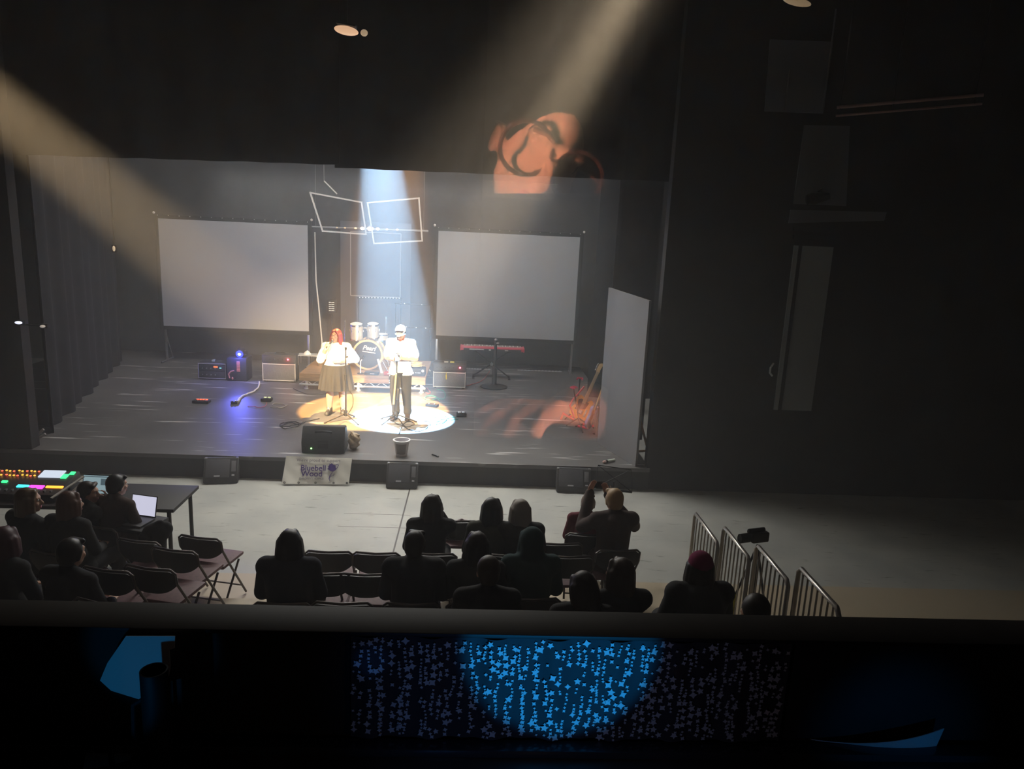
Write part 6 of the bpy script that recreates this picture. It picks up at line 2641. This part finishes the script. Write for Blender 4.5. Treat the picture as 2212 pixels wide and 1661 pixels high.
# ---- window pane
GY = 0.15
gx0 = P(1031, 700, y=GY).x
gx1 = P(1326, 700, y=GY).x
gz0 = P(1180, 948, y=GY).z
gl = bpy.data.materials.new('window_glass')
gl.use_nodes = True
nt = gl.node_tree
for n_ in list(nt.nodes):
    if n_.type != 'OUTPUT_MATERIAL':
        nt.nodes.remove(n_)
tb = nt.nodes.new('ShaderNodeBsdfTransparent')
tb.inputs[0].default_value = (1, 1, 1, 1)
gb = nt.nodes.new('ShaderNodeBsdfGlossy')
gb.inputs['Roughness'].default_value = 0.006
fr = nt.nodes.new('ShaderNodeFresnel')
fr.inputs['IOR'].default_value = 1.5
mx = nt.nodes.new('ShaderNodeAddShader')
nt.links.new(fr.outputs[0], gb.inputs['Color'])
nt.links.new(tb.outputs[0], mx.inputs[0])
nt.links.new(gb.outputs[0], mx.inputs[1])
nt.links.new(mx.outputs[0], nt.nodes['Material Output'].inputs['Surface'])
b = B()
for y_ in (GY, GY + 0.0015):
    b.bm.faces.new([b.bm.verts.new(V(q)) for q in ((gx0, y_, gz0), (gx1, y_, gz0), (gx1, y_, 4.3), (gx0, y_, 4.3))])
wn = struct('window_1', b, gl, smooth=False)

# ---- the photographer, seen only as a reflection in the pane
def mir(px, py, D):
    """the place behind the camera whose mirror image in the pane shows at (px, py) at the depth D"""
    p = P(px, py, y=D)
    return V((p.x, 2 * GY - D, p.z))


FD = 1.22
eye_mid = mir(1190, 341, FD)
HY, HP, HR = -0.22, -0.28, 0.42
H0 = head_frame((0, 0, 0), HY, HP, HR)
hc = eye_mid - (H0 @ V((0, 0.068, 0.005)))
root = V((hc.x, hc.y - 0.06, BF))
t = thing('person', 'person with round glasses holding a phone, reflected in the window pane', 'person', root)
H = head_frame(hc - root, HY, HP, HR)
hz_ = (hc - root).z
k_ = hz_ / 1.57
nb = V((0, 0.0, hz_ - 0.15))
J = dict(pelvis=(0, 0, 0.92 * k_), waist=(0, 0.0, 1.05 * k_), chest=(0, -0.01, hz_ - 0.32), neck=nb, head=hc - root,
         shR=(0.18, -0.01, hz_ - 0.20), shL=(-0.18, -0.01, hz_ - 0.20),
         elR=(0.26, 0.12, hz_ - 0.45), elL=(-0.24, 0.12, hz_ - 0.45),
         hipR=(0.095, 0, 0.87 * k_), knR=(0.10, 0.03, 0.48), anR=(0.10, 0.0, 0.10), toeR=(0.12, 0.17, 0.045),
         hipL=(-0.095, 0, 0.87 * k_), knL=(-0.10, 0.03, 0.48), anL=(-0.10, 0.0, 0.10), toeL=(-0.12, 0.17, 0.045))
wL = mir(560, 1000, 0.50) - root
wR = mir(1246, 900, 0.66) - root
J['wrL'], J['wrR'] = wL, wR
for q in ('R', 'L'):
    J['el' + q] = (V(J['sh' + q]) + V(J['wr' + q])) / 2 + V((0.05 if q == 'R' else -0.05, -0.03, -0.10))
b = B()
torso(b, J, 0)
for q in ('R', 'L'):
    arm(b, J, q)
    leg(b, J, q)
    foot(b, J, q)
b.cap(J['neck'], V(J['head']) + V((0, -0.02, -0.05)), 0.055, 0.052)
add_head(b, H, 0.93)
add_hand(b, wL, (0.0, 0.45, 0.9), (0.1, 0.85, -0.4), 0.55, 1, spread=0.35)
add_hand(b, wR, (-0.62, 0.70, 0.22), (0.1, -0.35, 0.95), 0.6, -1, spread=0.2)
for q in (-1, 1):
    b.ball(H @ V((q * 0.027, 0.062, 0.005)), (0.0135, 0.012, 0.010), 14, H.to_3x3().to_4x4())
b.ball(H @ V((0, 0.025, 0.0)), (0.055, 0.052, 0.071), 16, H.to_3x3().to_4x4())
blob('body', b, mat('warm_skin', (0.62, 0.38, 0.28), 0.5, spec=0.3), t, 0.0065, 3)
eyes(t, H, brow=mat('brown_brow', (0.12, 0.05, 0.03), 0.7), shut=True, s=0.93)
b = B()
hair_prims(b, H, 'bun', 0.94)
blob('hair', b, mat('matt_black_hair', (0.003, 0.003, 0.003), 0.9, spec=0.03), t, 0.010, 3)
b = B()
torso(b, J, 0.020)
for q in ('R', 'L'):
    arm(b, J, q, 0.016, upto=0.8)
blob('top', b, TBLK, t, 0.013, 3)
b = B()
for q in ('R', 'L'):
    b.cap(J['pelvis'], J['hip' + q], 0.13, 0.112)
    leg(b, J, q, 0.014)
blob('trousers', b, TROU, t, 0.016, 2)
for q in ('R', 'L'):
    b = B()
    foot(b, J, q, 0.012)
    blob('shoe', b, SHOE, t, 0.013, 2)
gm = mat('brown_spectacle_rim', (0.05, 0.022, 0.018), 0.4)
b = B()
for q in (-1, 1):
    ring = [H @ V((q * 0.049 + 0.044 * math.cos(2 * PI * k / 28), 0.092 - 0.008 * abs(math.cos(PI * k / 28)), 0.000 + 0.040 * math.sin(2 * PI * k / 28))) for k in range(28)]
    b.tube(ring, 0.0036, 6, loop=True)
    b.tube([H @ V((q * 0.092, 0.072, 0.010)), H @ V((q * 0.082, 0.06, 0.012)), H @ V((q * 0.084, -0.01, 0.008))], 0.0025, 6)
b.tube([H @ V((-0.008, 0.095, 0.004)), H @ V((0, 0.101, 0.008)), H @ V((0.008, 0.095, 0.004))], 0.0026, 6)
part('glasses', b, gm, t, label='round brown rimmed glasses')
# her phone: the camera looks out of the corner of its back
RTm = M(((RT.x, FW.x, UP.x, 0), (RT.y, FW.y, UP.y, 0), (RT.z, FW.z, UP.z, 0), (0, 0, 0, 1)))
pc_ = EYE - FW * 0.009 + RT * 0.066 - UP * 0.028
ph = thing('mobile_phone', 'black phone raised in front of the reflected face with glasses', 'phone', pc_)
b = B()
b.box((0, 0, 0), (0.155, 0.009, 0.074), RTm, bev=0.003)
part('case', b, mat('black_phone', (0.008, 0.008, 0.009), 0.7, spec=0.2), ph)
b = B()
b.box(-FW * 0.0048, (0.148, 0.001, 0.068), RTm)
part('screen', b, mat('dark_glass', (0.02, 0.02, 0.025), 0.1), ph)
b = B()
b.rod(RT * 0.015 - UP * 0.022 + FW * 0.004, RT * 0.015 - UP * 0.022 + FW * 0.0055, 0.003)
part('flash', b, mat('pale_flash', (0.8, 0.75, 0.6), 0.3), ph)
# unseen spots added to light her face and hand for the reflection
spot('reflection_fill', (-0.40, -0.38, EYE.z + 0.10), eye_mid + V((0, 0, -0.01)), 330, (1.0, 0.46, 0.28), 17, 0.5, 0.03)
hp_ = wR + root + V((-0.05, 0.07, 0.02))
spot('reflection_fill', (0.62, hp_.y + 0.22, hp_.z + 0.22), hp_, 150, (1.0, 0.48, 0.32), 15, 0.6, 0.05)
